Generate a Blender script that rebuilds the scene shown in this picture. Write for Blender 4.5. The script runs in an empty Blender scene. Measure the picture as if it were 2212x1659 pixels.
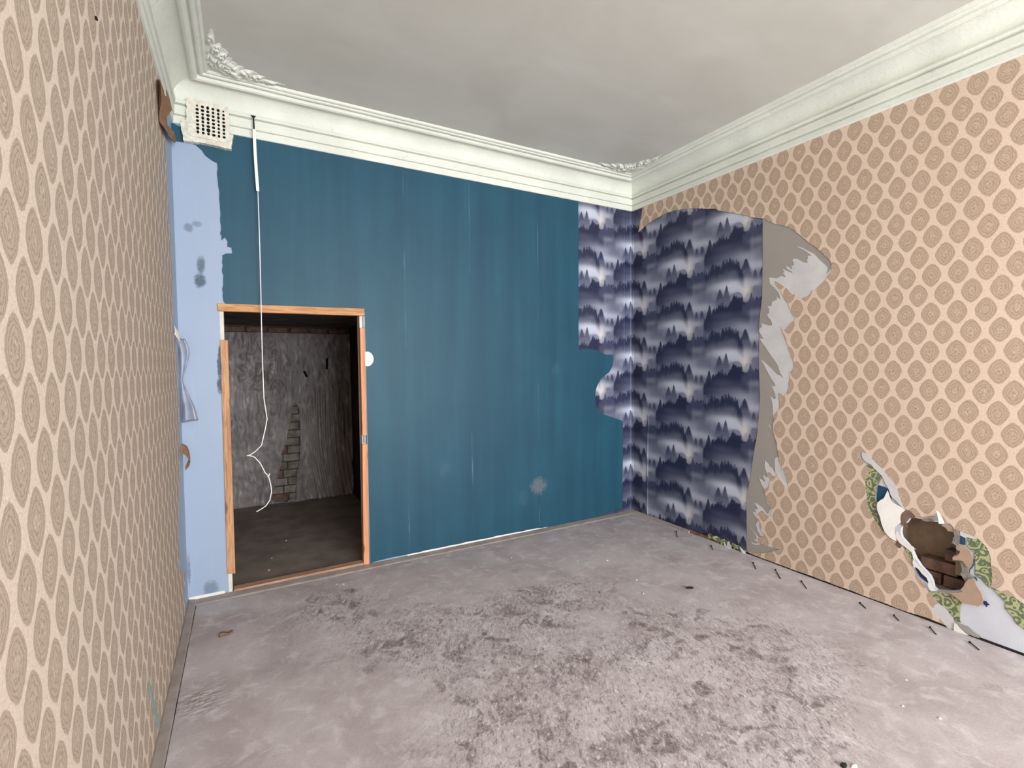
import bpy, bmesh, math, random
import numpy as np
from mathutils import Vector, Matrix, noise
from mathutils.geometry import delaunay_2d_cdt

# ---------------------------------------------------------------- camera, world, lights, exposure
S = bpy.context.scene
C = S.collection
cam_d = bpy.data.cameras.new('camera'); cam = bpy.data.objects.new('camera', cam_d); C.objects.link(cam)
cam_d.sensor_width = 36.0; cam_d.sensor_fit = 'HORIZONTAL'; cam_d.lens = 17.0045
cam_d.clip_start = 0.02
_R = Vector((0.87358934, -0.48656716, -0.00969876)); _U = Vector((0.02790928, 0.03019251, 0.99915438)); _F = Vector((0.48586288, 0.8731213, -0.03995559))
_m = Matrix((( _R.x, _U.x, -_F.x, -3.4418), (_R.y, _U.y, -_F.y, -3.6861), (_R.z, _U.z, -_F.z, 1.5), (0, 0, 0, 1)))
cam.matrix_world = _m
S.camera = cam

world = bpy.data.worlds.new('world'); S.world = world; world.use_nodes = True
world.node_tree.nodes['Background'].inputs[0].default_value = (0.75, 0.87, 1.0, 1)
world.node_tree.nodes['Background'].inputs[1].default_value = 1.0

def area_light(name, loc, target, sx, sy, power, col):
    d = bpy.data.lights.new(name, 'AREA'); d.shape = 'RECTANGLE'; d.size = sx; d.size_y = sy
    d.energy = power; d.color = col
    o = bpy.data.objects.new(name, d); C.objects.link(o); o.location = loc
    o.rotation_euler = (Vector(target) - Vector(loc)).to_track_quat('-Z', 'Y').to_euler()
    return o
# daylight through the two windows of the street side, behind the photographer
area_light('window_daylight', (-2.75, -7.32, 1.6), (-2.75, 0, 1.3), 1.4, 2.0, 150, (0.93, 0.97, 1.0))
area_light('window_daylight', (-0.95, -7.32, 1.6), (-0.95, 0, 1.3), 1.4, 2.0, 150, (0.93, 0.97, 1.0))

S.view_settings.view_transform = 'Standard'; S.view_settings.look = 'None'
S.view_settings.gamma = 1.0; S.view_settings.use_curve_mapping = False
S.view_settings.exposure = 0.55
try:
    S.cycles.max_bounces = 10; S.cycles.diffuse_bounces = 7
except Exception: pass

W = 3.788        # room width
H = 3.285        # ceiling height
ZF = -0.008      # floor level
YB = -7.4        # window wall
random.seed(7); noise.seed_set(3); rng = np.random.RandomState(5)

def srgb(r, g, b):
    f = lambda c: (c/255/12.92) if c/255 <= 0.04045 else ((c/255+0.055)/1.055)**2.4
    return (f(r), f(g), f(b), 1.0)

# ---------------------------------------------------------------- node helper
class NB:
    def __init__(s, name, rough=0.8, spec=0.3):
        s.m = bpy.data.materials.new(name); s.m.use_nodes = True
        s.t = s.m.node_tree; s.n = s.t.nodes; s.b = s.n['Principled BSDF']
        s.b.inputs['Roughness'].default_value = rough
        s.b.inputs['Specular IOR Level'].default_value = spec
    def _set(s, inp, v):
        if isinstance(v, bpy.types.NodeSocket): s.t.links.new(v, inp)
        elif v is not None: inp.default_value = v
    def node(s, typ, **kw):
        n = s.n.new(typ)
        for k, v in kw.items(): setattr(n, k, v)
        return n
    def uv(s): return s.node('ShaderNodeUVMap').outputs[0]
    def obj(s): return s.node('ShaderNodeTexCoord').outputs['Object']
    def geo(s): return s.node('ShaderNodeNewGeometry').outputs['Position']
    def mapping(s, v, scale=(1,1,1), loc=(0,0,0), rot=0.0):
        n = s.node('ShaderNodeMapping'); s._set(n.inputs[0], v); n.inputs['Scale'].default_value = scale; n.inputs['Location'].default_value = loc; n.inputs['Rotation'].default_value = (0, 0, rot)
        return n.outputs[0]
    def noise(s, v, scale, detail=4, rough=0.55, dist=0.0, color=False):
        n = s.node('ShaderNodeTexNoise'); s._set(n.inputs['Vector'], v); n.inputs['Scale'].default_value = scale
        n.inputs['Detail'].default_value = detail; n.inputs['Roughness'].default_value = rough; n.inputs['Distortion'].default_value = dist
        return n.outputs[1 if color else 0]
    def voronoi(s, v, scale, feature='F1'):
        n = s.node('ShaderNodeTexVoronoi', feature=feature); s._set(n.inputs['Vector'], v); n.inputs['Scale'].default_value = scale
        return n.outputs['Distance']
    def math(s, op, a, b=None, c=None, clamp=False):
        n = s.node('ShaderNodeMath', operation=op); n.use_clamp = clamp
        s._set(n.inputs[0], a)
        if b is not None: s._set(n.inputs[1], b)
        if c is not None: s._set(n.inputs[2], c)
        return n.outputs[0]
    def sstep(s, v, lo, hi):
        n = s.node('ShaderNodeMapRange', interpolation_type='SMOOTHSTEP'); s._set(n.inputs['Value'], v)
        n.inputs['From Min'].default_value = lo; n.inputs['From Max'].default_value = hi
        return n.outputs[0]
    def mix(s, f, a, b, blend='MIX'):
        n = s.node('ShaderNodeMix', data_type='RGBA', blend_type=blend)
        s._set(n.inputs[0], f); s._set(n.inputs[6], a); s._set(n.inputs[7], b)
        return n.outputs[2]
    def sep(s, v):
        n = s.node('ShaderNodeSeparateXYZ'); s._set(n.inputs[0], v); return n.outputs
    def attr(s, name):
        return s.node('ShaderNodeAttribute', attribute_name=name).outputs
    def spot(s, u, z, u0, z0, ru, rz, n=None, amp=0.8):
        # soft stain of its own shape at one place of a wall
        a = s.math('DIVIDE', s.math('SUBTRACT', u, u0), ru); b = s.math('DIVIDE', s.math('SUBTRACT', z, z0), rz)
        d = s.math('ADD', s.math('MULTIPLY', a, a), s.math('MULTIPLY', b, b))
        if n is not None: d = s.math('ADD', d, s.math('MULTIPLY', s.math('SUBTRACT', n, 0.5), amp*4))
        return s.math('SUBTRACT', 1.0, s.sstep(d, 0.2, 1.3))
    def bump(s, h, strength=0.3, dist=0.005):
        n = s.node('ShaderNodeBump'); s._set(n.inputs['Height'], h); n.inputs['Strength'].default_value = strength; n.inputs['Distance'].default_value = dist
        s.t.links.new(n.outputs[0], s.b.inputs['Normal'])
    def col(s, v): s._set(s.b.inputs['Base Color'], v); return s.m

def simple(name, c, rough=0.8, var=0.12, scale=12, bump=0.15, spec=0.3):
    k = NB(name, rough, spec); p = k.geo()
    n = k.noise(p, scale, 6)
    c2 = (c[0]*(1-var*2), c[1]*(1-var*2), c[2]*(1-var*2), 1)
    k.bump(k.noise(p, scale*6, 5), bump, 0.004)
    return k.col(k.mix(k.sstep(n, 0.3, 0.7), c, c2))

def damask(name, ps, pz, s0, z0, ca, cb, shear=0.0, wear=0.0):
    k = NB(name, 0.75, 0.25); v = k.uv()
    d = k.noise(v, 70, 3, color=True)
    vv = k.node('ShaderNodeVectorMath', operation='SCALE'); k._set(vv.inputs[0], d); vv.inputs['Scale'].default_value = 0.007
    v2 = k.node('ShaderNodeVectorMath', operation='ADD'); k._set(v2.inputs[0], v); k._set(v2.inputs[1], vv.outputs[0])
    x, y, _ = k.sep(v2.outputs[0])
    x = k.math('ADD', x, -0.0035); y = k.math('ADD', y, -0.0035)
    if shear: x = k.math('ADD', x, k.math('MULTIPLY', y, shear))
    a = k.math('DIVIDE', k.math('SUBTRACT', x, s0), ps); b = k.math('DIVIDE', k.math('SUBTRACT', y, z0), pz)
    def cell(o):
        la = k.math('SUBTRACT', k.math('FRACT', k.math('ADD', a, o+20)), 0.5)
        lb = k.math('SUBTRACT', k.math('FRACT', k.math('ADD', b, o+20)), 0.5)
        pa = k.math('POWER', k.math('DIVIDE', k.math('ABSOLUTE', la), 0.045/ps), 1.55)
        pb = k.math('POWER', k.math('DIVIDE', k.math('ABSOLUTE', lb), 0.0655/pz), 1.55)
        return k.math('ADD', pa, pb)
    dd = k.math('MINIMUM', cell(0.5), cell(0.0))
    inside = k.math('SUBTRACT', 1.0, k.sstep(dd, 0.92, 1.06))
    wob = k.math('MULTIPLY', k.noise(v, 62, 5, 0.7), 17.0)
    ring = k.math('SINE', k.math('ADD', k.math('MULTIPLY', dd, 24.0), wob))
    ring = k.math('MULTIPLY', k.sstep(ring, 0.25, 0.85), inside)
    edge = k.math('MULTIPLY', k.sstep(dd, 0.78, 0.98), inside)
    fl = k.voronoi(v, 95)
    core = k.math('MULTIPLY', k.math('SUBTRACT', 1.0, k.sstep(dd, 0.12, 0.42)), k.sstep(fl, 0.45, 0.15))
    speck = k.sstep(k.noise(v, 150, 4, 0.75), 0.52, 0.62)
    med = k.mix(k.math('MULTIPLY', ring, 0.5), cb, (cb[0]*0.50, cb[1]*0.47, cb[2]*0.43, 1))
    med = k.mix(k.math('MULTIPLY', edge, 0.45), med, (cb[0]*0.72, cb[1]*0.70, cb[2]*0.66, 1))
    med = k.mix(k.math('MULTIPLY', core, 0.6), med, ca)
    ground = k.mix(k.math('MULTIPLY', speck, 0.6), ca, (min(1, ca[0]*1.22), min(1, ca[1]*1.24), min(1, ca[2]*1.28), 1))
    ground = k.mix(k.math('MULTIPLY', k.sstep(k.noise(v, 110, 5, 0.75), 0.53, 0.64), 0.6), ground, cb)
    c = k.mix(inside, ground, med)
    big = k.noise(v, 2.2, 4)
    c = k.mix(k.math('MULTIPLY', k.sstep(big, 0.35, 0.75), 0.10), c, (cb[0]*0.9, cb[1]*0.84, cb[2]*0.8, 1))
    h = k.math('ADD', k.math('MULTIPLY', k.noise(v, 300, 3), 0.6), k.math('MULTIPLY', ring, -0.5))
    k.bump(h, 0.35, 0.002)
    return k.col(c)

def green_floral(name):
    k = NB(name, 0.7, 0.25); v = k.uv()
    d = k.node('ShaderNodeTexVoronoi', feature='SMOOTH_F1'); k._set(d.inputs['Vector'], v); d.inputs['Scale'].default_value = 26
    f = d.outputs['Distance']
    r = k.math('SINE', k.math('ADD', k.math('MULTIPLY', f, 22), k.math('MULTIPLY', k.noise(v, 30, 3), 5)))
    m = k.sstep(r, 0.1, 0.5)
    dots = k.sstep(k.voronoi(v, 70), 0.28, 0.2)
    m = k.math('MAXIMUM', m, dots)
    g = k.mix(k.noise(v, 6, 3), srgb(92, 104, 76), srgb(110, 120, 96))
    l = k.mix(k.noise(v, 12, 3), srgb(160, 168, 122), srgb(182, 180, 138))
    return k.col(k.mix(m, g, l))

# ---------------------------------------------------------------- materials
M = {}
M['beige_r'] = damask('beige_wallpaper', 0.1173, 0.2179, 2.603, 2.965, srgb(218, 195, 176), srgb(188, 165, 145))
M['beige_l'] = damask('beige_wallpaper_side', 0.1173, 0.2116, 2.417, 1.746, srgb(214, 199, 184), srgb(182, 166, 150))
M['green'] = green_floral('green_floral_paper')
M['lining'] = simple('grey_lining_paper', srgb(160, 153, 146), 0.8, 0.04, 3, 0.06)
M['torn'] = simple('torn_paper_core', srgb(208, 206, 206), 0.9, 0.05, 8, 0.25)
M['white_paper'] = simple('white_paper', srgb(236, 232, 226), 0.85, 0.05, 10, 0.2)
M['grey_paint'] = simple('pale_grey_plaster', srgb(206, 208, 216), 0.85, 0.05, 5, 0.3)
M['teal_old'] = simple('old_teal_paint', srgb(38, 78, 108), 0.5, 0.1, 10, 0.1)
M['navy_old'] = simple('old_navy_paint', srgb(38, 48, 96), 0.6, 0.1, 10, 0.1)
M['tan'] = simple('tan_fibreboard', srgb(176, 150, 128), 0.9, 0.07, 14, 0.25)
M['brown_board'] = simple('brown_fibreboard', srgb(130, 106, 92), 0.9, 0.15, 25, 0.4)
M['grey_core'] = simple('crumbly_plaster', srgb(150, 142, 132), 0.95, 0.2, 30, 0.8)
M['cavity'] = simple('dusty_cavity', srgb(166, 146, 124), 0.95, 0.2, 9, 0.4)
M['brick'] = simple('red_brick', srgb(132, 104, 92), 0.95, 0.22, 16, 0.6)
M['brick_pale'] = simple('dusty_brick', srgb(158, 148, 138), 0.95, 0.3, 9, 0.6)
M['mortar'] = simple('dirty_mortar', srgb(96, 86, 80), 0.95, 0.2, 18, 0.8)
M['black'] = simple('near_black', srgb(16, 14, 14), 0.95, 0.1, 10, 0.1)  # black things, and the shade painted behind the vent holes
M['dark'] = simple('dirt_and_gap_shade', srgb(44, 38, 36), 0.95, 0.2, 20, 0.3)  # dirt clods, and the shade painted into the floor gaps
M['white_plastic'] = simple('white_plastic', srgb(238, 236, 230), 0.5, 0.02, 5, 0.02)
M['wire'] = simple('white_cord', srgb(240, 240, 238), 0.6, 0.02, 5, 0.02)
M['steel'] = simple('dull_steel', srgb(140, 138, 134), 0.4, 0.1, 30, 0.1, 0.6)
M['rust'] = simple('rusty_nail', srgb(56, 44, 40), 0.8, 0.2, 60, 0.3)
M['chip'] = simple('plaster_chip', srgb(236, 234, 230), 0.9, 0.04, 30, 0.3)
M['stain'] = simple('red_brown_board', srgb(150, 108, 88), 0.9, 0.2, 22, 0.5)
M['flap_grey'] = simple('foil_backed_paper', srgb(136, 144, 166), 0.35, 0.2, 9, 0.1, 0.6)
M['flap_brown'] = simple('brown_stained_paper', srgb(150, 112, 84), 0.8, 0.15, 30, 0.2)
M['flap_blue'] = simple('pale_blue_paint', srgb(134, 176, 200), 0.6, 0.05, 10, 0.1)
M['jamb'] = simple('white_jamb_paint', srgb(226, 220, 208), 0.7, 0.08, 14, 0.3)

def wood(name, c1, c2, axis):
    k = NB(name, 0.6, 0.35); p = k.obj()
    sc = (6, 90, 90) if axis == 0 else (90, 90, 6)
    g = k.noise(k.mapping(p, sc), 1.0, 6, 0.6, 1.2)
    g2 = k.noise(k.mapping(p, tuple(q*0.25 for q in sc)), 1.0, 3)
    kn = k.sstep(k.voronoi(k.mapping(p, (3, 9, 9) if axis == 0 else (9, 9, 3)), 1.0), 0.16, 0.08)
    c = k.mix(k.sstep(g, 0.35, 0.7), c1, c2)
    c = k.mix(k.math('MULTIPLY', k.sstep(g2, 0.45, 0.75), 0.5), c, (c2[0]*0.7, c2[1]*0.6, c2[2]*0.55, 1))
    c = k.mix(k.math('MULTIPLY', kn, 0.75), c, srgb(110, 64, 44))
    k.bump(g, 0.2, 0.002)
    return k.col(c)
M['wood_x'] = wood('pine_lath_across', srgb(214, 162, 112), srgb(172, 120, 76), 0)
M['wood_z'] = wood('pine_lath_upright', srgb(204, 156, 114), srgb(160, 114, 80), 2)
M['wood_z2'] = wood('planed_pine_lath', srgb(224, 160, 116), srgb(206, 140, 96), 2)

M['wood_sill'] = wood('worn_pine_sill', srgb(190, 158, 138), srgb(158, 118, 92), 0)
def teal():
    k = NB('teal_paint', 0.5, 0.32); v = k.uv(); u, z, _ = k.sep(v)
    a = k.noise(k.mapping(v, (7, 0.35, 1)), 1.0, 4); b = k.noise(v, 2.0, 5); e = k.noise(v, 30, 4)
    c = k.mix(k.sstep(a, 0.3, 0.75), srgb(29, 73, 93), srgb(37, 85, 105))
    c = k.mix(k.math('MULTIPLY', k.sstep(b, 0.35, 0.7), 0.35), c, srgb(28, 66, 86))
    # vertical scuffed joints between the lengths of paper
    for u0, zz, ww in ((-3.33, 2.3, .006), (-2.33, 1.5, .010), (-1.78, 1.2, .010), (-1.12, 1.0, .008)):
        du = k.math('ABSOLUTE', k.math('SUBTRACT', u, u0))
        l = k.math('MULTIPLY', k.sstep(du, ww, 0.0), k.sstep(k.noise(k.mapping(v, (12, 2.5, 1)), 1.0, 4), 0.45, 0.75))
        c = k.mix(k.math('MULTIPLY', l, 0.30), c, srgb(130, 160, 168))
    sc = k.spot(u, z, -1.13, 0.40, 0.09, 0.08, k.noise(v, 34, 6, 0.7), 1.0)
    c = k.mix(k.math('MULTIPLY', sc, 0.2), c, srgb(180, 165, 150))
    for p in [(-2.783, 0.217), (-1.289, 0.314), (-0.932, 1.444), (-2.028, 0.668)]:
        sc = k.spot(u, z, p[0], p[1], 0.05, 0.07, k.noise(v, 14, 4), 0.9)
        c = k.mix(k.math('MULTIPLY', sc, 0.04), c, srgb(150, 176, 186))
    k.bump(k.math('ADD', k.math('MULTIPLY', a, 1.2), e), 0.12, 0.004)
    return k.col(c)
M['teal'] = teal()

def bluewall():
    k = NB('light_blue_wall_paint', 0.5, 0.4); v = k.uv(); u, z, _ = k.sep(v)
    n = k.noise(v, 34, 7, 0.7); n2 = k.noise(k.mapping(v, (20, 2, 1)), 1, 4)
    c = k.mix(k.noise(v, 1.6, 4), srgb(148, 164, 186), srgb(160, 176, 200))
    c = k.mix(k.math('MULTIPLY', k.sstep(n2, 0.55, 0.8), 0.3), c, srgb(172, 188, 210))
    for p, ru, rz, s_ in zip([(-3.713, 2.383), (-3.670, 2.411), (-3.655, 2.156), (-3.663, 2.056), (-3.664, 0.052), (-3.573, 1.512), (-3.574, 1.385), (-3.568, 1.596), (-3.779, 0.200)],
                         (.03, .03, .025, .035, .045, .014, .018, .012, .010), (.03, .02, .06, .05, .06, .10, .06, .05, .10), (.5, .4, .8, .9, .5, 1, 1, 1, .5)):
        c = k.mix(k.math('MULTIPLY', k.spot(u, z, p[0], p[1], ru, rz, n, 0.55), s_), c, srgb(62, 80, 100))
    k.bump(n, 0.10, 0.003)
    return k.col(c)
M['blue'] = bluewall()

def plasterwhite(name, ca, cb, sc=3.0):
    k = NB(name, 0.85, 0.2); p = k.geo()
    c = k.mix(k.sstep(k.noise(p, sc, 5), 0.3, 0.7), ca, cb)
    c = k.mix(k.math('MULTIPLY', k.sstep(k.noise(p, 26, 6, 0.7), 0.60, 0.72), 0.35), c, srgb(150, 148, 136))
    k.bump(k.noise(p, 45, 6), 0.35, 0.005)
    return k.col(c)
M['cornice'] = plasterwhite('cornice_paint', srgb(228, 231, 221), srgb(216, 219, 209))
M['vent_plaster'] = plasterwhite('chipped_vent_paint', srgb(230, 228, 216), srgb(204, 199, 186), 40)

def ceiling_mat():
    k = NB('ceiling_whitewash', 0.9, 0.2); p = k.geo()
    a = k.noise(p, 1.5, 4, 0.5, 0.6); b = k.noise(k.mapping(p, (1.2, 3.0, 1)), 1.2, 3)
    c = k.mix(k.sstep(a, 0.3, 0.7), srgb(206, 207, 199), srgb(198, 198, 190))
    c = k.mix(k.math('MULTIPLY', k.sstep(b, 0.5, 0.75), 0.5), c, srgb(212, 213, 207))
    k.bump(k.noise(p, 30, 5), 0.12, 0.004)
    return k.col(c)
M['ceiling'] = ceiling_mat()

def floor_mat():
    k = NB('dusty_hardboard', 0.9, 0.2); p = k.geo()
    wear = k.attr('wear')['Fac']; scr = k.attr('scratch')['Fac']; dens = k.attr('traffic')['Fac']
    f1 = k.noise(p, 3.2, 6, 0.6, 0.4); f2 = k.noise(p, 42, 7, 0.72, 0.8); f3 = k.noise(p, 10, 6, 0.65, 0.5)
    fine = k.noise(p, 150, 4, 0.7)
    c = k.mix(k.sstep(f1, 0.32, 0.68), srgb(172, 161, 162), srgb(192, 183, 185))
    c = k.mix(k.math('MULTIPLY', k.sstep(f3, 0.48, 0.68), 0.6), c, srgb(212, 205, 207))
    w = k.math('MULTIPLY', k.sstep(wear, 0.15, 0.95), k.sstep(k.math('ADD', f2, k.math('MULTIPLY', f3, 0.3)), 0.50, 0.80))
    c = k.mix(k.math('MULTIPLY', w, 0.95), c, srgb(92, 80, 78))
    w2 = k.math('MULTIPLY', k.sstep(wear, 0.3, 1.0), 0.38)
    c = k.mix(w2, c, srgb(112, 100, 98))
    c = k.mix(k.math('MULTIPLY', k.sstep(scr, 0.2, 1.0), 0.45), c, srgb(214, 207, 206))
    c = k.mix(k.math('MULTIPLY', k.sstep(fine, 0.52, 0.75), 0.35), c, srgb(112, 100, 98))
    st_ = k.noise(k.mapping(p, (9, 60, 1)), 1.0, 5, 0.7, 0.5)
    c = k.mix(k.math('MULTIPLY', k.sstep(st_, 0.54, 0.72), 0.30), c, srgb(206, 198, 196))
    mid_ = k.noise(p, 24, 6, 0.75, 0.6)
    c = k.mix(k.math('MULTIPLY', k.math('MULTIPLY', k.sstep(mid_, 0.52, 0.66), 0.5), k.sstep(dens, 0.05, 0.8)), c, srgb(116, 103, 101))
    sk = k.noise(k.mapping(k.mapping(p, rot=0.508), (62, 26, 1)), 1.0, 7, 0.8, 0.9)
    c = k.mix(k.math('MULTIPLY', k.math('MULTIPLY', k.sstep(sk, 0.52, 0.62), 0.75), k.sstep(dens, 0.0, 0.6)), c, srgb(100, 88, 88))
    c = k.mix(k.math('MULTIPLY', k.math('MULTIPLY', k.sstep(sk, 0.46, 0.37), 0.75), k.sstep(dens, 0.0, 0.6)), c, srgb(226, 219, 220))
    k.bump(k.math('ADD', f2, k.math('MULTIPLY', fine, 0.4)), 0.35, 0.004)
    return k.col(c)
M['floor'] = floor_mat()
M['strip'] = simple('dusty_skirting', srgb(164, 153, 147), 0.9, 0.12, 10, 0.3)

def closet_sheet_mat():
    k = NB('grimy_wall_covering', 0.5, 0.4); p = k.geo()
    a = k.noise(p, 2.6, 5); b = k.noise(k.mapping(p, (16, 16, 5)), 1.0, 6, 0.6)
    c = k.mix(k.sstep(a, 0.35, 0.65), srgb(140, 130, 127), srgb(116, 107, 104))
    c = k.mix(k.math('MULTIPLY', k.sstep(b, 0.5, 0.78), 0.75), c, srgb(200, 193, 190))
    k.bump(b, 0.5, 0.01)
    return k.col(c)
M['closet_sheet'] = closet_sheet_mat()
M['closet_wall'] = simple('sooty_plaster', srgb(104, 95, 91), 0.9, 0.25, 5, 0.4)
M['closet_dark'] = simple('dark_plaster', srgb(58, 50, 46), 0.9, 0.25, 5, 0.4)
M['closet_floor'] = simple('closet_floor_dust', srgb(146, 132, 124), 0.9, 0.16, 5, 0.4)

def print_mat():
    k = NB('forest_print', 0.5, 0.4); c = k.attr('print')['Color']
    k.bump(k.noise(k.uv(), 60, 4), 0.08, 0.003)
    return k.col(c)
M['forest'] = print_mat()

# ---------------------------------------------------------------- mesh helpers
def link(name, me, mat, parent=None):
    o = bpy.data.objects.new(name, me); C.objects.link(o)
    if mat is not None: me.materials.append(mat)
    if parent is not None: o.parent = parent
    return o
def empty(name, loc=(0, 0, 0)):
    o = bpy.data.objects.new(name, None); C.objects.link(o); o.location = loc; return o
def tag(o, label=None, cat=None, group=None, kind=None):
    if label: o['label'] = label
    if cat: o['category'] = cat
    if group: o['group'] = group
    if kind: o['kind'] = kind
    return o
def from_data(name, vs, fs, mat, parent=None, smooth=False):
    me = bpy.data.meshes.new(name); me.from_pydata([tuple(v) for v in vs], [], fs); me.update()
    if smooth: me.polygons.foreach_set('use_smooth', [True]*len(me.polygons))
    o = link(name, me, mat, parent)
    if parent is not None and parent.type == 'EMPTY': o.location = -Vector(parent.location) if o.location.length == 0 and any(parent.location) else o.location
    return o
def box(vs, fs, x0, x1, y0, y1, z0, z1):
    n = len(vs)
    vs += [(x0,y0,z0),(x1,y0,z0),(x1,y1,z0),(x0,y1,z0),(x0,y0,z1),(x1,y0,z1),(x1,y1,z1),(x0,y1,z1)]
    fs += [tuple(n+i for i in f) for f in ((0,3,2,1),(4,5,6,7),(0,1,5,4),(1,2,6,5),(2,3,7,6),(3,0,4,7))]
def make_box(name, b, mat, parent=None, bevel=0.0):
    cx, cy, cz = (b[0]+b[1])/2, (b[2]+b[3])/2, (b[4]+b[5])/2
    vs, fs = [], []; box(vs, fs, b[0]-cx, b[1]-cx, b[2]-cy, b[3]-cy, b[4]-cz, b[5]-cz)
    me = bpy.data.meshes.new(name); me.from_pydata(vs, [], fs)
    if bevel:
        bm = bmesh.new(); bm.from_mesh(me); bmesh.ops.bevel(bm, geom=bm.edges[:], offset=bevel, segments=2, affect='EDGES', profile=0.6); bm.to_mesh(me); bm.free()
    me.update()
    o = link(name, me, mat, parent); o.location = (cx, cy, cz)
    if parent is not None: o.location = Vector((cx, cy, cz)) - parent.location
    return o

PL = {'R': lambda u, z, o: (-o, -u, z), 'B': lambda u, z, o: (u, -o, z), 'L': lambda u, z, o: (-W+o, -u, z)}
def rough(pts, amp=0.002, step=0.02, closed=True, seed=0):
    """subdivide an outline and jitter it, like torn paper"""
    out = []; n = len(pts)
    for i in range(n if closed else n-1):
        a = Vector(pts[i]).to_2d(); b = Vector(pts[(i+1) % n]).to_2d(); L = (b-a).length; k = max(1, int(L/step))
        t = Vector((-(b-a).y, (b-a).x)); t = t.normalized() if L > 1e-6 else t
        for j in range(k):
            p = a.lerp(b, j/k)
            d = 0 if j == 0 else amp*noise.noise(Vector((p.x*45+seed, p.y*45, seed*3.1)))*2.2
            out.append((p.x+t.x*d, p.y+t.y*d))
    if not closed: out.append(tuple(pts[-1]))
    return out
def sheet(name, plane, outer, mat, off=0.002, th=0.001, holes=(), parent=None, bend=None, inner=None):
    """a sheet lying on a wall plane: outline in metres on the wall, offset, real thickness"""
    rings = [list(outer)] + [list(h) for h in holes]
    vin, ein, k = [], [], 0
    for r in rings:
        m = len(r); vin += [Vector(p[:2]) for p in r]
        ein += [(k+i, k+(i+1) % m) for i in range(m)]; k += m
    if inner: vin += [Vector(p) for p in inner]
    v, e, f, *_ = delaunay_2d_cdt(vin, ein, [], 0, 1e-6)
    def inside(p, ring):
        c = False; m = len(ring); j = m-1
        for i in range(m):
            xi, yi = ring[i][:2]; xj, yj = ring[j][:2]
            if (yi > p[1]) != (yj > p[1]) and p[0] < (xj-xi)*(p[1]-yi)/(yj-yi)+xi: c = not c
            j = i
        return c
    F = []
    for t in f:
        c = ((v[t[0]].x+v[t[1]].x+v[t[2]].x)/3, (v[t[0]].y+v[t[1]].y+v[t[2]].y)/3)
        if inside(c, rings[0]) and not any(inside(c, h) for h in rings[1:]): F.append(tuple(t))
    P = PL[plane]; bf = bend or (lambda u, z: 0.0)
    front = [P(p.x, p.y, off+th+bf(p.x, p.y)) for p in v]; back = [P(p.x, p.y, off+bf(p.x, p.y)) for p in v]
    n = len(v); cnt = {}
    for t in F:
        for i in range(3):
            ed = (t[i], t[(i+1) % 3]); cnt[tuple(sorted(ed))] = cnt.get(tuple(sorted(ed)), []) + [ed]
    fs = list(F) + [tuple(n+i for i in reversed(t)) for t in F]
    for es in cnt.values():
        if len(es) == 1: a, b = es[0]; fs.append((b, a, n+a, n+b))
    me = bpy.data.meshes.new(name); me.from_pydata(front+back, [], fs)
    uvl = me.uv_layers.new(name='UVMap'); co = [(p.x, p.y) for p in v]*2
    li = np.empty(len(me.loops), np.int32); me.loops.foreach_get('vertex_index', li)
    uvl.data.foreach_set('uv', np.array(co, np.float32)[li].ravel())
    me.update()
    o = link(name, me, mat)
    if parent is not None: o.parent = parent
    # consistent outward normals
    bm = bmesh.new(); bm.from_mesh(me); bmesh.ops.recalc_face_normals(bm, faces=bm.faces[:]); bm.to_mesh(me); bm.free()
    return o
def tube(name, pts, r, mat, parent=None, seg=6):
    vs, fs = [], []; pts = [Vector(p) for p in pts]
    for i, p in enumerate(pts):
        t = (pts[min(i+1, len(pts)-1)]-pts[max(i-1, 0)]).normalized()
        a = t.orthogonal().normalized() if i == 0 else (a - t*a.dot(t)).normalized()
        b = t.cross(a)
        for k in range(seg):
            q = 2*math.pi*k/seg; vs.append(p + a*math.cos(q)*r + b*math.sin(q)*r)
    for i in range(len(pts)-1):
        for k in range(seg):
            k2 = (k+1) % seg; fs.append((i*seg+k, i*seg+k2, (i+1)*seg+k2, (i+1)*seg+k))
    fs.append(tuple(range(seg-1, -1, -1))); fs.append(tuple((len(pts)-1)*seg+k for k in range(seg)))
    me = bpy.data.meshes.new(name); me.from_pydata([tuple(v) for v in vs], [], fs); me.update()
    me.polygons.foreach_set('use_smooth', [True]*len(me.polygons))
    return link(name, me, mat, parent)
def spline(pts, n=8):
    P = [Vector(p) for p in pts]; out = []
    for i in range(len(P)-1):
        a, b, c, d = P[max(i-1, 0)], P[i], P[i+1], P[min(i+2, len(P)-1)]
        for k in range(n):
            t = k/n
            out.append(0.5*((2*b)+(c-a)*t+(2*a-5*b+4*c-d)*t*t+(3*b-a-3*c+d)*t**3))
    out.append(P[-1]); return out

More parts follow.
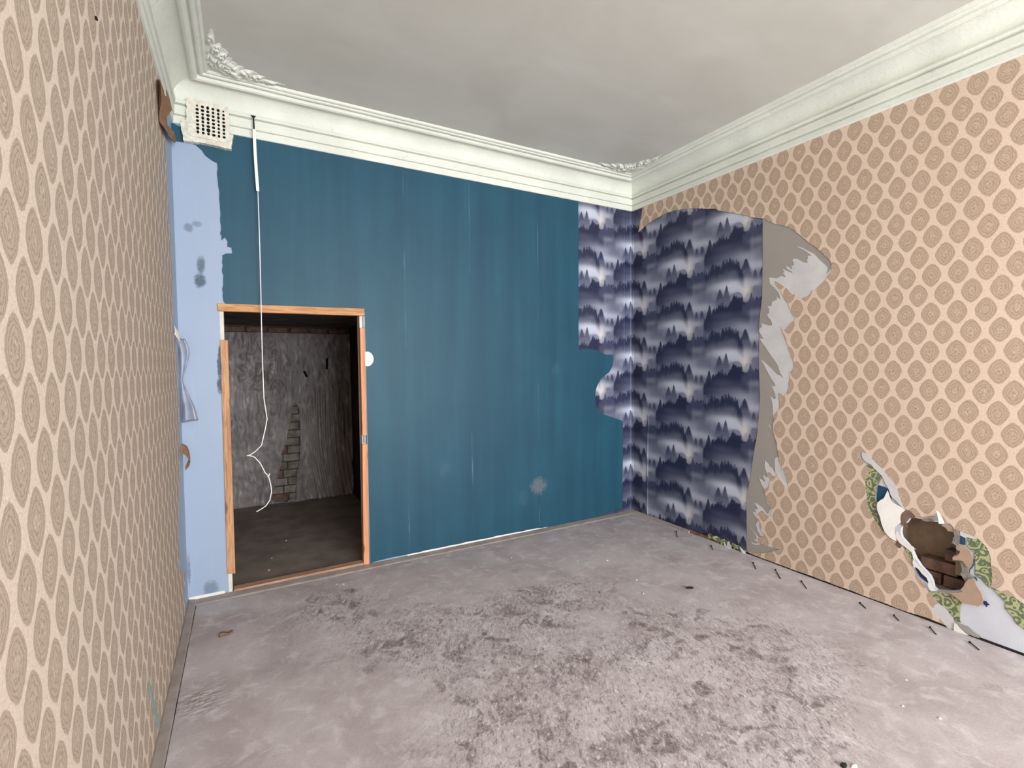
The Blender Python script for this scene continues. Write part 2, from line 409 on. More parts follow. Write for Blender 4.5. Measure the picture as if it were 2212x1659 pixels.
# ================================================================ SETTING
# ---- hole in the right wall (metres along wall, height)
HOLE = [(2.3079, 0.4956), (2.3379, 0.5378), (2.3496, 0.5633), (2.3764, 0.5744), (2.4118, 0.5750), (2.4236, 0.5657), (2.4578, 0.5771), (2.4969, 0.5810), (2.5138, 0.5595), (2.5305, 0.5434), (2.5520, 0.5429), (2.5578, 0.5238), (2.5530, 0.4980), (2.5480, 0.4807), (2.5642, 0.4703), (2.5698, 0.4549), (2.5884, 0.4473), (2.5758, 0.4223), (2.5836, 0.4250), (2.5548, 0.4081), (2.5566, 0.3878), (2.5817, 0.3932), (2.5900, 0.3720), (2.5958, 0.3465), (2.5885, 0.3197), (2.6100, 0.2866), (2.6129, 0.2740), (2.5953, 0.2429), (2.6060, 0.2334), (2.5376, 0.2001), (2.4882, 0.1851), (2.4711, 0.1961), (2.4648, 0.2260), (2.4529, 0.2538), (2.4293, 0.2776), (2.4085, 0.2954), (2.3933, 0.3192), (2.3841, 0.3307), (2.3747, 0.3532), (2.3621, 0.3822), (2.3404, 0.4085), (2.3121, 0.4369), (2.3053, 0.4648)]
VENT = (-3.656, -3.491, 2.96, 3.143)
DX0, DX1, DZ = -3.562, -2.640, 1.905     # door opening

wr = sheet('wall_right', 'R', [(-0.05, -0.1), (7.4, -0.1), (7.4, H), (-0.05, H)], M['grey_paint'], -0.025, 0.025, [HOLE])
tag(wr, kind='structure')
wb = sheet('wall_back', 'B', [(-W-0.05, -0.1), (DX0, -0.1), (DX0, DZ), (DX1, DZ), (DX1, -0.1), (0.05, -0.1), (0.05, H), (-W-0.05, H)], M['blue'], -0.09, 0.09)
tag(wb, kind='structure')
wl = sheet('wall_left', 'L', [(-0.05, -0.1), (7.4, -0.1), (7.4, H), (-0.05, H)], M['blue'], -0.03, 0.03)
tag(wl, kind='structure')
# window wall behind the camera: piers and panels around two window openings
vs, fs = [], []
xs = [-W-0.03, -3.5, -2.0, -1.7, -0.2, 0.03]
for i in range(5):
    if i in (1, 3): box(vs, fs, xs[i], xs[i+1], YB-0.05, YB, -0.1, 0.7); box(vs, fs, xs[i], xs[i+1], YB-0.05, YB, 2.8, H)
    else: box(vs, fs, xs[i], xs[i+1], YB-0.05, YB, -0.1, H)
tag(from_data('wall_front', vs, fs, M['grey_paint']), kind='structure')

# ceiling
ce = make_box('ceiling', (-W-0.03, 0.03, YB, 0.05, H, H+0.05), M['ceiling']); tag(ce, kind='structure')

# ---- floor: dusty hardboard with foot wear painted as vertex data
gx0, gx1, gy0, gy1, st = -W+.0485, -0.007, -3.45, -0.0745, 0.007
nx = int((gx1-gx0)/st)+1; ny = int((gy1-gy0)/st)+1
X, Y = np.meshgrid(np.linspace(gx0, gx1, nx), np.linspace(gy0, gy1, ny))
wear = np.zeros_like(X); scr = np.zeros_like(X); Z = np.zeros_like(X)
def smooth_field(sc, seed):
    f = np.array([noise.noise(Vector((x*sc, y*sc, seed))) for y in Y[::4, 0] for x in X[0, ::4]]).reshape(len(Y[::4, 0]), -1)
    jy = np.clip(np.arange(ny)/4, 0, f.shape[0]-1.001); jx = np.clip(np.arange(nx)/4, 0, f.shape[1]-1.001)
    a_ = jy.astype(int)[:, None]; b_ = jx.astype(int)[None, :]; fy = (jy % 1)[:, None]; fx = (jx % 1)[None, :]
    return (f[a_, b_]*(1-fy)+f[a_+1, b_]*fy)*(1-fx)+(f[a_, b_+1]*(1-fy)+f[a_+1, b_+1]*fy)*fx
XW = smooth_field(9, 2.2)*0.09+smooth_field(22, 7.2)*0.03; YW = smooth_field(9, 5.2)*0.09+smooth_field(22, 9.2)*0.03
def stamp(cx, cy, rx, ry, ang, val, ribs=0.0, tgt=None):
    tgt = wear if tgt is None else tgt
    R_ = max(rx, ry)*1.6
    i0, i1 = np.searchsorted(X[0], [cx-R_, cx+R_]); j0, j1 = np.searchsorted(Y[:, 0], [cy-R_, cy+R_])
    if i1 <= i0 or j1 <= j0: return
    wq = 0.0 if tgt is scr or val > 1.1 else 1.0
    x = X[j0:j1, i0:i1]-cx+wq*XW[j0:j1, i0:i1]; y = Y[j0:j1, i0:i1]-cy+wq*YW[j0:j1, i0:i1]
    a = x*math.cos(ang)+y*math.sin(ang); b = -x*math.sin(ang)+y*math.cos(ang)
    bw = ry*(1.0+0.25*np.cos(a/rx*3.0))
    d = (a/rx)**2+(b/bw)**2
    m = np.clip(1.35-d*1.05, 0, 1)
    if ribs: m = m*(0.78+0.22*np.sin(a*2*math.pi/ribs))
    tgt[j0:j1, i0:i1] = np.maximum(tgt[j0:j1, i0:i1], m*val) if val > 0 else np.clip(tgt[j0:j1, i0:i1]+m*val, 0, 2)
dense = [(-3.027, -0.433), (-2.895, -0.645), (-2.598, -1.001), (-2.456, -1.349), (-2.754, -1.075), (-1.582, -1.204), (-1.842, -1.320), (-2.572, -1.376), (-2.319, -1.611), (-2.019, -1.784), (-2.009, -1.951), (-2.325, -1.842), (-2.534, -1.921), (-2.341, -2.120), (-2.040, -2.142), (-1.909, -2.280), (-1.874, -2.415), (-1.609, -2.389), (-1.590, -2.462), (-1.410, -2.471), (-1.331, -1.847), (-1.029, -1.853), (-1.079, -2.146), (-1.324, -2.185), (-0.990, -2.334), (-2.203, -1.111), (-1.841, -1.053), (-1.393, -1.700), (-1.705, -1.877), (-2.710, -1.936), (-2.257, -2.249), (-1.610, -2.593)]
dens_ = np.zeros_like(X)
for (x, y) in dense:
    dens_ += 0.55*np.exp(-(((X-x)/.26)**2+((Y-y)/.20)**2))
    for k in range(11):
        stamp(x+rng.normal(0, .14), y+rng.normal(0, .12), rng.uniform(.03, .11), rng.uniform(.015, .045), rng.uniform(0, 3.14), rng.uniform(.3, .85), 0.026 if rng.rand() < .4 else 0)
for k in range(260):
    x = rng.uniform(-3.3, -.3); y = rng.uniform(-3.3, -.35)
    stamp(x, y, rng.uniform(.03, .10), rng.uniform(.015, .04), rng.uniform(0, 3.14), rng.uniform(.1, .45), 0.028 if rng.rand() < .4 else 0)
for (x, y) in [(-3.125, -1.145), (-2.970, -1.471), (-3.181, -1.549), (-1.759, -2.056), (-2.107, -2.037), (-1.522, -2.231), (-1.297, -2.773)]:
    stamp(x, y, .22, .16, rng.uniform(0, 3), -0.8)
stamp(*[(-1.622, -2.196)][0], .07, .04, 0.7, 1.2, 0.02)
stamp(*[(-2.197, -1.934)][0], .12, .045, 1.5, 0.7, 0.02)
for k in range(110):       # light scratches
    x = rng.uniform(-3.0, -.3); y = rng.uniform(-3.3, -.6)
    stamp(x, y, rng.uniform(.04, .16), .0045, rng.normal(1.15, .6), rng.uniform(.2, .6), 0, scr)
hv = np.array([noise.noise(Vector((x*2.0, y*2.0, 1.7))) for y in Y[::12, 0] for x in X[0, ::12]]).reshape(len(Y[::12, 0]), -1)
Zs = np.repeat(np.repeat(hv, 12, 0), 12, 1)[:ny, :nx]
pad = np.pad(Zs, 12, mode='edge'); ker = np.ones(25)/25
pad = np.apply_along_axis(lambda r: np.convolve(r, ker, 'same'), 0, pad); pad = np.apply_along_axis(lambda r: np.convolve(r, ker, 'same'), 1, pad)
t_=0
Z = ZF + (pad[12:-12, 12:-12]-0.0)*0.003 - wear*0.0006
lx, ly = [(-3.646, -1.135)][0]
q = np.exp(-(((X-lx)/.09)**2+((Y-ly)/.11)**2)*1.2)          # a crumbled lump of dirt
Z += q*(0.006*np.sin(X*170+3*np.sin(Y*90))*np.sin(Y*150+2*np.sin(X*130)))
def grid_mesh(name, co, nx, ny, mat, parent=None, smooth=True):
    me = bpy.data.meshes.new(name); nf = (nx-1)*(ny-1)
    me.vertices.add(nx*ny); me.vertices.foreach_set('co', co.astype(np.float32).ravel())
    a = (np.arange(ny-1)[:, None]*nx+np.arange(nx-1)[None, :]).ravel()
    q = np.stack([a, a+1, a+1+nx, a+nx], 1).astype(np.int32)
    me.loops.add(nf*4); me.loops.foreach_set('vertex_index', q.ravel())
    me.polygons.add(nf); me.polygons.foreach_set('loop_start', np.arange(0, nf*4, 4, dtype=np.int32))
    me.update(calc_edges=True); me.polygons.foreach_set('use_smooth', [smooth]*nf)
    return link(name, me, mat, parent), q
dens_ = np.clip(dens_, 0, 1.3)*(0.75+0.8*smooth_field(3.0, 4.4))+0.10
fl, _ = grid_mesh('floor', np.stack([X, Y, Z], -1), nx, ny, M['floor'])
for nm, arr in (('wear', wear), ('scratch', scr), ('traffic', dens_)):
    at = fl.data.attributes.new(nm, 'FLOAT', 'POINT'); at.data.foreach_set('value', arr.astype(np.float32).ravel())
tag(fl, kind='structure')
# the part of the floor behind the photographer, and a sub-floor coloured dark as shade in the wall gaps
o = make_box('floor_board', (-W+.05, -0.007, YB, gy0, ZF-0.02, ZF), M['floor'], fl); o.location = ((-W+.05-0.007)/2, (YB+gy0)/2, ZF-0.01)
o = make_box('sub_floor_shade', (-W-0.05, 0.05, YB, 0.0, -0.07, -0.03), M['dark'], fl); o.location = (-W/2, YB/2, -0.05)

# ---- skirting strips lying along the walls
def strip(name, prof, p0, p1, mat, inward):
    vs, fs = [], []; n = 60; p0 = Vector(p0); p1 = Vector(p1); inward = Vector(inward); k = len(prof)
    for i in range(n+1):
        p = p0.lerp(p1, i/n)
        for (d, z) in prof:
            j = 0.003*noise.noise(Vector((p.x*6+d*30, p.y*6, z*20)))
            vs.append(p+inward*(d+(j if d > 0.01 else 0))+Vector((0, 0, z+j*.5)))
        if i:
            for q in range(k-1): fs.append(((i-1)*k+q, i*k+q, i*k+q+1, (i-1)*k+q+1))
    fs.append(tuple(range(k))); fs.append(tuple(n*k+q for q in range(k-1, -1, -1)))
    return from_data(name, vs, fs, mat)
tag(strip('baseboard_back', [(0, ZF-.002), (0, .005), (.012, .005), (.066, .000), (.072, -.003), (.072, ZF-.002)], (-W, 0, 0), (0, 0, 0), M['strip'], (0, -1, 0)), kind='structure')
tag(strip('baseboard_left', [(0, ZF-.002), (0, .010), (.010, .012), (.040, .006), (.046, 0), (.046, ZF-.002)], (-W, -0.0, 0), (-W, -7.3, 0), M['strip'], (1, 0, 0)), kind='structure')
tag(strip('baseboard_and_gap_right', [(0, ZF-.002), (0, .012), (.010, .012), (.024, .003), (.03, -.004), (.03, ZF-.002)], (0, 0, 0), (0, -0.74, 0), M['strip'], (-1, 0, 0)), kind='structure')

tag(make_box('baseboard_and_gap_right', (-.0045, 0, -7.3, -.74, -.03, .0035), M['dark']), kind='structure')  # no skirting: dark box painted as the shade in the gap under the wall
# ---- cornice with mitred corners
prof = [(0.0, 3.012), (.013, 3.013), (.017, 3.022), (.017, 3.054), (.003, 3.057), (.003, 3.064), (.021, 3.067), (.024, 3.078), (.024, 3.118), (.004, 3.123), (.004, 3.131),
        (.030, 3.134), (.035, 3.145), (.031, 3.155), (.017, 3.160), (.014, 3.166)]
for i in range(1, 13):
    a = i/12*math.pi/2; prof.append((.014+.104*(1-math.cos(a)), 3.166+.096*math.sin(a)))
prof += [(.116, 3.262), (.118, 3.252), (.126, 3.244), (.138, 3.242), (.150, 3.247), (.156, 3.258), (.157, 3.270), (.164, 3.272), (.168, 3.262), (.176, 3.259), (.186, 3.262), (.190, 3.270), (.198, 3.270), (.203, 3.268), (.212, 3.272), (.216, H), (.0, H)]
def cornice(name, which):
    k = len(prof); n = 150; vs, fs = [], []
    for i in range(n+1):
        t = i/n
        for (d, z) in prof:
            if which == 'back': x0, x1 = -W+d, -d; p = (x0+(x1-x0)*t, -d, z)
            elif which == 'right': p = (-d, -d+(YB+d)*t, z)
            else: p = (-W+d, -d+(YB+d)*t, z)
            j = 0.0016*noise.noise(Vector(p)*9)+0.0010*noise.noise(Vector(p)*40) if 0.002 < d < 0.21 else 0
            vs.append((p[0], p[1], p[2]+j))
        if i:
            for q in range(k-1): fs.append(((i-1)*k+q, i*k+q, i*k+q+1, (i-1)*k+q+1))
    o = from_data(name, vs, fs, M['cornice']); tag(o, kind='structure'); return o
tb = cornice('trim_1', 'back'); tr = cornice('trim_2', 'right'); tl = cornice('trim_3', 'left')

# ---- acanthus corner reliefs on the ceiling
def relief(cx, sx, long_x, long_y, label):
    # local a runs along the back wall, b along the side wall; corner at the inner fillet
    n = 110; L = 0.46; co = []; hh = np.zeros((n, n))
    A, Bv = np.meshgrid(np.linspace(0, L, n), np.linspace(0, L, n))
    def leaf(a0, b0, ang, ln, wd, h):
        ca, sa = math.cos(ang), math.sin(ang)
        u = ((A-a0)*ca+(Bv-b0)*sa)/ln; v = (-(A-a0)*sa+(Bv-b0)*ca)/wd
        prof_ = np.clip(1-((u-.5)*2)**2, 0, 1); w_ = np.sqrt(prof_)+1e-4
        vv = np.abs(v)/w_
        m = np.clip(1-vv**2, 0, 1)*prof_
        m = m*(1-0.55*np.exp(-(v/0.16)**2))*(1+0.35*np.sin(u*26+np.abs(v)*5))
        return h*m
    specs = [(0.02, 0.02, math.pi/4, .20, .035, .016)]
    for s_ in (0, 1):
        for (a0, b0, an, ln, wd, h) in ((.02, .01, .10, .30, .026, .016), (.03, .02, .32, .26, .028, .020), (.03, .03, .55, .20, .026, .018), (.10, .03, .05, .34, .016, .012),
                                         (.14, .06, .42, .13, .022, .018), (.20, .05, .25, .12, .018, .016), (.26, .025, .12, .14, .013, .012), (.08, .08, .66, .10, .022, .018), (.05, .10, 1.0, .09, .018, .012)):
            specs.append((a0, b0, an, ln, wd, h) if s_ == 0 else (b0, a0, math.pi/2-an, ln, wd, h))
    for s_ in specs: hh = np.maximum(hh, leaf(*s_))
    for k in range(26):
        t = rng.uniform(0, 1); a0 = .03+rng.uniform(0, .16); b0 = .03+rng.uniform(0, .16)
        if a0+b0 > .26: continue
        hh = np.maximum(hh, .014*np.clip(1-(((A-a0)**2+(Bv-b0)**2)/(.012**2)), 0, 1))
    base = np.clip((0.245-(A+Bv)*1.0+0.02*np.sin((A-Bv)*40))/0.02, 0, 1)*0.004
    hh = np.maximum(hh, base)
    keep = hh > 0.0008
    o_ = 0.206
    co = np.stack([cx+sx*(o_+A), -(o_+Bv), H+0.001-hh*1.35], -1)
    me_o, q = grid_mesh('corner_relief', co, n, n, M['cornice'], ce)
    bm = bmesh.new(); bm.from_mesh(me_o.data); kf = keep.ravel()
    bm.verts.ensure_lookup_table()
    bmesh.ops.delete(bm, geom=[f for f in bm.faces if not any(kf[v.index] for v in f.verts)], context='FACES')
    bm.to_mesh(me_o.data); bm.free()
    me_o.location = -ce.location
    tag(me_o, label)
relief(-W, 1, .4, .4, 'raised acanthus leaf plasterwork in the left corner of the ceiling')
relief(0, -1, .4, .4, 'raised acanthus leaf plasterwork in the far corner of the ceiling')

# ================================================================ BACK WALL COVERINGS
tleft = [(-3.721, 2.908), (-3.701, 2.910), (-3.660, 2.904), (-3.629, 2.879), (-3.612, 2.850), (-3.590, 2.834), (-3.565, 2.819), (-3.548, 2.816), (-3.546, 2.775), (-3.550, 2.734), (-3.546, 2.690), (-3.542, 2.647), (-3.540, 2.559), (-3.541, 2.440), (-3.539, 2.322), (-3.518, 2.345), (-3.503, 2.320), (-3.506, 2.287), (-3.483, 2.283), (-3.479, 2.245), (-3.515, 2.241), (-3.536, 2.227), (-3.539, 2.143), (-3.536, 2.054), (-3.542, 1.963), (-3.537, 1.928)]
tright = [(-0.668, 3.056), (-0.668, 2.523), (-0.672, 1.876), (-0.668, 1.632)] + [(-0.616, 1.642), (-0.547, 1.644), (-0.476, 1.634), (-0.423, 1.618), (-0.387, 1.604), (-0.342, 1.587), (-0.287, 1.590), (-0.260, 1.584), (-0.245, 1.554), (-0.249, 1.512), (-0.264, 1.469), (-0.297, 1.419), (-0.343, 1.392), (-0.388, 1.367), (-0.424, 1.330), (-0.451, 1.288), (-0.469, 1.240), (-0.474, 1.198), (-0.473, 1.142), (-0.466, 1.092), (-0.452, 1.056), (-0.439, 1.038), (-0.353, 1.001), (-0.242, 0.965), (-0.167, 0.939), (-0.129, 0.925), (-0.124, 0.878), (-0.126, 0.731), (-0.124, 0.584), (-0.128, 0.438), (-0.132, 0.291), (-0.128, 0.142), (-0.132, 0.042)]
teal_poly = [(tleft[0][0]-.02, 3.0)] + [(-3.79, 3.02)] + [(-3.79, 2.905)] + rough(tleft, .004, .02, False) + [(DX0+0.05, 1.90), (DX1+0.004, 1.90), (DX1+0.004, 0.004)] + rough([(DX1+0.03, 0.012), (-2.2, 0.019), (-1.7, 0.018), (-1.25, 0.017), (-1.0, 0.005), (-.5, .004)], .003, .05, False) + list(reversed(tright)) + [(tright[0][0], 3.03), (-3.2, 3.03)]
tag(sheet('painted_wallpaper', 'B', teal_poly, M['teal'], 0.0035, 0.0012, parent=wb), 'wallpaper painted dark teal, cut in a wavy line at its right edge')

for x0, x1, h_ in ((-W+.005, -3.585, .024), (-2.35, -1.05, .020)):
    b = make_box('plaster_line', (x0, x1, -.0045, .0, .000, h_), M['white_paper'], wb); tag(b, 'white bare plaster line along the foot of the wall')
# forest print tile -------------------------------------------------------------------------
TW, TH = 655, 750
tile = np.zeros((TH, 2*TW, 3))
c8 = lambda r, g, b: np.array(srgb(r, g, b)[:3])
tile[:] = c8(108, 111, 132); light = c8(200, 204, 220); warm = c8(224, 218, 210)
nz1 = rng.normal(0, 1, 4000); nz1 = np.convolve(nz1, np.ones(5)/5, 'same')
def jag(t, seed): return nz1[(np.abs(t).astype(int)+seed*37) % 4000]
def patch(x0, y0, xa, xb, ya, yb, fn, colr):
    """blend a colour into the repeat (half-drop) of the print; fn gives the alpha"""
    dx = np.arange(int(xa), int(xb)); dy = np.arange(int(ya), int(yb))
    DX, DY = np.meshgrid(dx, dy); al = fn(DX, DY)[..., None]
    for k in (0, 1):
        ix = np.mod(int(x0-330)+k*TW+dx, 2*TW); iy = np.mod(int(y0-250)-k*(TH//2)+dy, TH)
        sel = np.ix_(iy, ix); tile[sel] = tile[sel]*(1-al)+colr*al
def glow(x0, y0, rx, ry, colr, s):
    patch(x0, y0, -min(2.2*rx, 650), min(2.2*rx, 650), -2.2*ry, 2.2*ry, lambda X_, Y_: np.clip(np.exp(-((X_/rx)**2+(Y_/ry)**2))-.008, 0, 1)*s, colr)
def fir(x0, y0, h, w, colr, fade=None, shape=0.8, a=1.0):
    fade = fade or h
    def fn(X_, Y_):
        t = np.clip(Y_/h, 0, 1); hw = w*t**shape*(1+0.16*np.sin(Y_*.55+x0))+jag(Y_+400, x0)*2.0+1
        m = np.where(Y_ > 0, np.clip((hw-np.abs(X_))/2.2, 0, 1), 0)
        return m*a*np.clip(1-(Y_/(fade*1.1))**2.4, 0, 1)
    patch(x0, y0, -w-12, w+12, 0, min(fade*1.1, 700), fn, colr)
def blob(x0, y0, rx, ry, colr, fade, a=1.0):
    def fn(X_, Y_):
        top = ry*(1-np.sqrt(np.clip(1-(X_/rx)**2, 0, 1)))+jag(X_+500, x0)*5
        dep = np.where(np.abs(X_) < rx, Y_-top, -1)
        return np.clip(dep/3, 0, 1)*a*np.clip(1-(np.maximum(dep, 0)/fade)**1.5, 0, 1)
    patch(x0, y0, -rx-2, rx+2, -15, min(fade+ry, 700), fn, colr)
def ridge(pts, colr, fade, a=1.0, pw=1.5):
    px = np.array([p[0] for p in pts], float); py = np.array([p[1] for p in pts], float); x0, y0 = px[0], py.min()
    smy = np.convolve(np.pad(py, 2, mode='edge'), np.ones(5)/5, 'valid')
    def fn(X_, Y_):
        x = X_+x0; yt = np.interp(x, px, py)-y0+jag(x+700, 3)*6+np.abs(np.sin(x*.16))*8
        sm = np.interp(x, px, smy)-y0; dep = Y_-yt
        fe = np.clip((x-px[0])/30, 0, 1)*np.clip((px[-1]-x)/30, 0, 1)
        return np.clip(dep/3, 0, 1)*a*np.clip(1-(np.maximum(Y_-sm, 0)/fade)**pw, 0, 1)*fe
    patch(x0, y0, 0, px[-1]-x0, -5, min(py.max()-y0+fade, 740), fn, colr)
mid = c8(62, 66, 92); midl = c8(126, 130, 152); dk = c8(36, 40, 68); md = c8(54, 57, 84)
D_ = [(895, 640), (915, 590), (935, 560), (950, 520), (1000, 535), (1025, 500), (1055, 490), (1085, 440), (1110, 455), (1180, 475), (1215, 420), (1255, 390), (1310, 390), (1345, 425), (1400, 440), (1430, 470)]
E_ = [(1340, 480), (1390, 430), (1430, 400), (1470, 420), (1510, 400), (1560, 450), (1600, 520)]
ridge(E_, c8(62, 66, 94), 250, .95); ridge(D_, dk, 270, pw=1.7)
glow(870, 440, 130, 50, light, .55); glow(980, 470, 60, 40, light, .35); glow(700, 330, 120, 60, light, .30); glow(660, 460, 90, 40, light, .45); glow(770, 420, 60, 70, light, .4)
fir(720, 345, 200, 70, md, 220, .75); fir(720, 352, 100, 34, c8(42, 46, 76), 120, .8, .8)
fir(815, 478, 130, 30, mid, 140, .6); fir(882, 474, 120, 34, mid, 130, .5); fir(660, 420, 120, 22, md, 150)
B_ = [(785, 880), (800, 850), (830, 815), (862, 822), (880, 803), (942, 812), (966, 812), (985, 770), (1003, 735), (1030, 760), (1052, 740), (1085, 750), (1110, 795), (1135, 715), (1165, 735), (1205, 705), (1235, 745), (1290, 760), (1312, 805), (1345, 870), (1370, 920)]
glow(540, 605, 190, 55, light, .95); glow(715, 690, 62, 90, warm, .85); glow(560, 660, 90, 45, light, .8); glow(650, 650, 80, 60, light, .7); glow(820, 620, 70, 40, light, .4)
blob(370, 660, 28, 40, midl, 110); blob(620, 690, 66, 50, midl, 150); blob(742, 715, 18, 30, c8(160, 160, 172), 90)
for x, y, r in ((825, 650, 34), (880, 690, 26), (925, 700, 24), (960, 735, 18)): blob(x, y, r, 34, c8(108, 111, 134), 120)
fir(440, 625, 150, 50, mid, 175); fir(515, 596, 170, 42, mid, 185); blob(478, 735, 70, 30, c8(100, 104, 126), 90, .6)
ridge(B_, dk, 190)
for x, y, w_ in ((830, 765, 34), (1003, 710, 24), (1130, 690, 26), (1205, 680, 26), (1292, 730, 20), (1052, 728, 20)): fir(x, y, 100, w_, dk, 150, .8)
ridge(E_, c8(62, 66, 94), 190, .95); ridge(D_, dk, 235, pw=1.8)
fir(975, 418, 130, 34, dk, 190, .7); fir(1255, 335, 110, 44, dk, 190, .9); fir(1028, 455, 70, 20, dk, 120); fir(1432, 335, 110, 26, c8(72, 76, 104), 140)
for x, y in ((1085, 425), (1130, 445), (1320, 372), (1290, 380)): fir(x, y, 70, 24, dk, 130)
rr_ = np.random.RandomState(11)
for x in range(915, 1340, 19):
    y = np.interp(x, [p[0] for p in D_], [p[1] for p in D_]); fir(x+rr_.randint(-6, 7), int(y)-rr_.randint(12, 60), 90, rr_.randint(11, 20), dk, 110, .7)
for x in range(805, 1340, 17):
    y = np.interp(x, [p[0] for p in B_], [p[1] for p in B_]); fir(x+rr_.randint(-6, 7), int(y)-rr_.randint(10, 60), 90, rr_.randint(10, 18), c8(42, 46, 74), 110, .7)
for x in range(1350, 1580, 21):
    y = np.interp(x, [p[0] for p in E_], [p[1] for p in E_]); fir(x, int(y)-rr_.randint(0, 28), 80, rr_.randint(10, 17), c8(66, 70, 98), 110, .7)
glow(1130, 560, 120, 40, c8(110, 112, 140), .25); glow(830, 930, 90, 40, light, .25); glow(1180, 640, 190, 35, c8(104, 107, 132), .35)
tile = (tile*2+np.roll(tile, 1, 0)+np.roll(tile, 1, 1)+np.roll(tile, -1, 0)+np.roll(tile, -1, 1))/6
def forest(name, plane, u0, u1, z0, z1, usign, parent, label, bump_fn, bright=1.0):
    st = 0.005; nu = int((u1-u0)/st)+1; nz = int((z1-z0)/st)+1
    U, V = np.meshgrid(np.linspace(u0, u1, nu), np.linspace(z0, z1, nz))
    # anchor: twin peaks (440,632)
    uu = np.where(U < 0, U+0.631, U-0.481) if plane == 'B' else U-0.481
    zz = (2.375 if plane == 'B' else 2.374)-V
    per = 0.5455
    tx = uu/per*TW+(440-330); ty = zz/0.5465*TH+(632-250)
    ix = np.mod(tx, 2*TW).astype(int); ix = np.clip(ix, 0, 2*TW-1); k2 = np.floor(tx/(2*TW))
    iy = np.mod(ty, TH).astype(int)
    colr = tile[iy, ix]*bright
    off = bump_fn(U, V)
    co = np.stack([(-off if plane == 'R' else U), (-U if plane == 'R' else -off), V], -1)
    o, q = grid_mesh(name, co, nu, nz, M['forest'], parent)
    me = o.data
    at = me.color_attributes.new('print', 'FLOAT_COLOR', 'POINT')
    rgba = np.concatenate([np.clip(colr, 0, 1), np.ones(colr.shape[:2]+(1,))], -1)
    at.data.foreach_set('color', rgba.astype(np.float32).ravel())
    uvl = me.uv_layers.new(name='UVMap'); uvl.data.foreach_set('uv', np.stack([U, V], -1).reshape(-1, 2)[q.ravel()].astype(np.float32).ravel())
    tag(o, label); return o
forest('forest_wallpaper', 'B', -0.70, 0.0, 0.0, 3.03, -1, wb, 'misty blue fir forest wallpaper strip on the teal wall beside the corner',
       lambda U, V: 0.0015+0.007*np.exp(-((U+0.012)/0.010)**2)+0.004*np.exp(-((U+0.10)/0.006)**2)*(V > 1.6))
forest('forest_wallpaper', 'R', 0.0, 1.405, 0.0, 3.03, 1, wr, 'misty blue fir forest wallpaper on the right hand wall under the torn beige paper',
       lambda U, V: 0.0015+0.007*np.exp(-((U-0.010)/0.010)**2)+0.005*np.exp(-((U-0.215-0.03*np.clip(V-.6, 0, 1))/0.007)**2)*(V < 1.0)-0.0008)

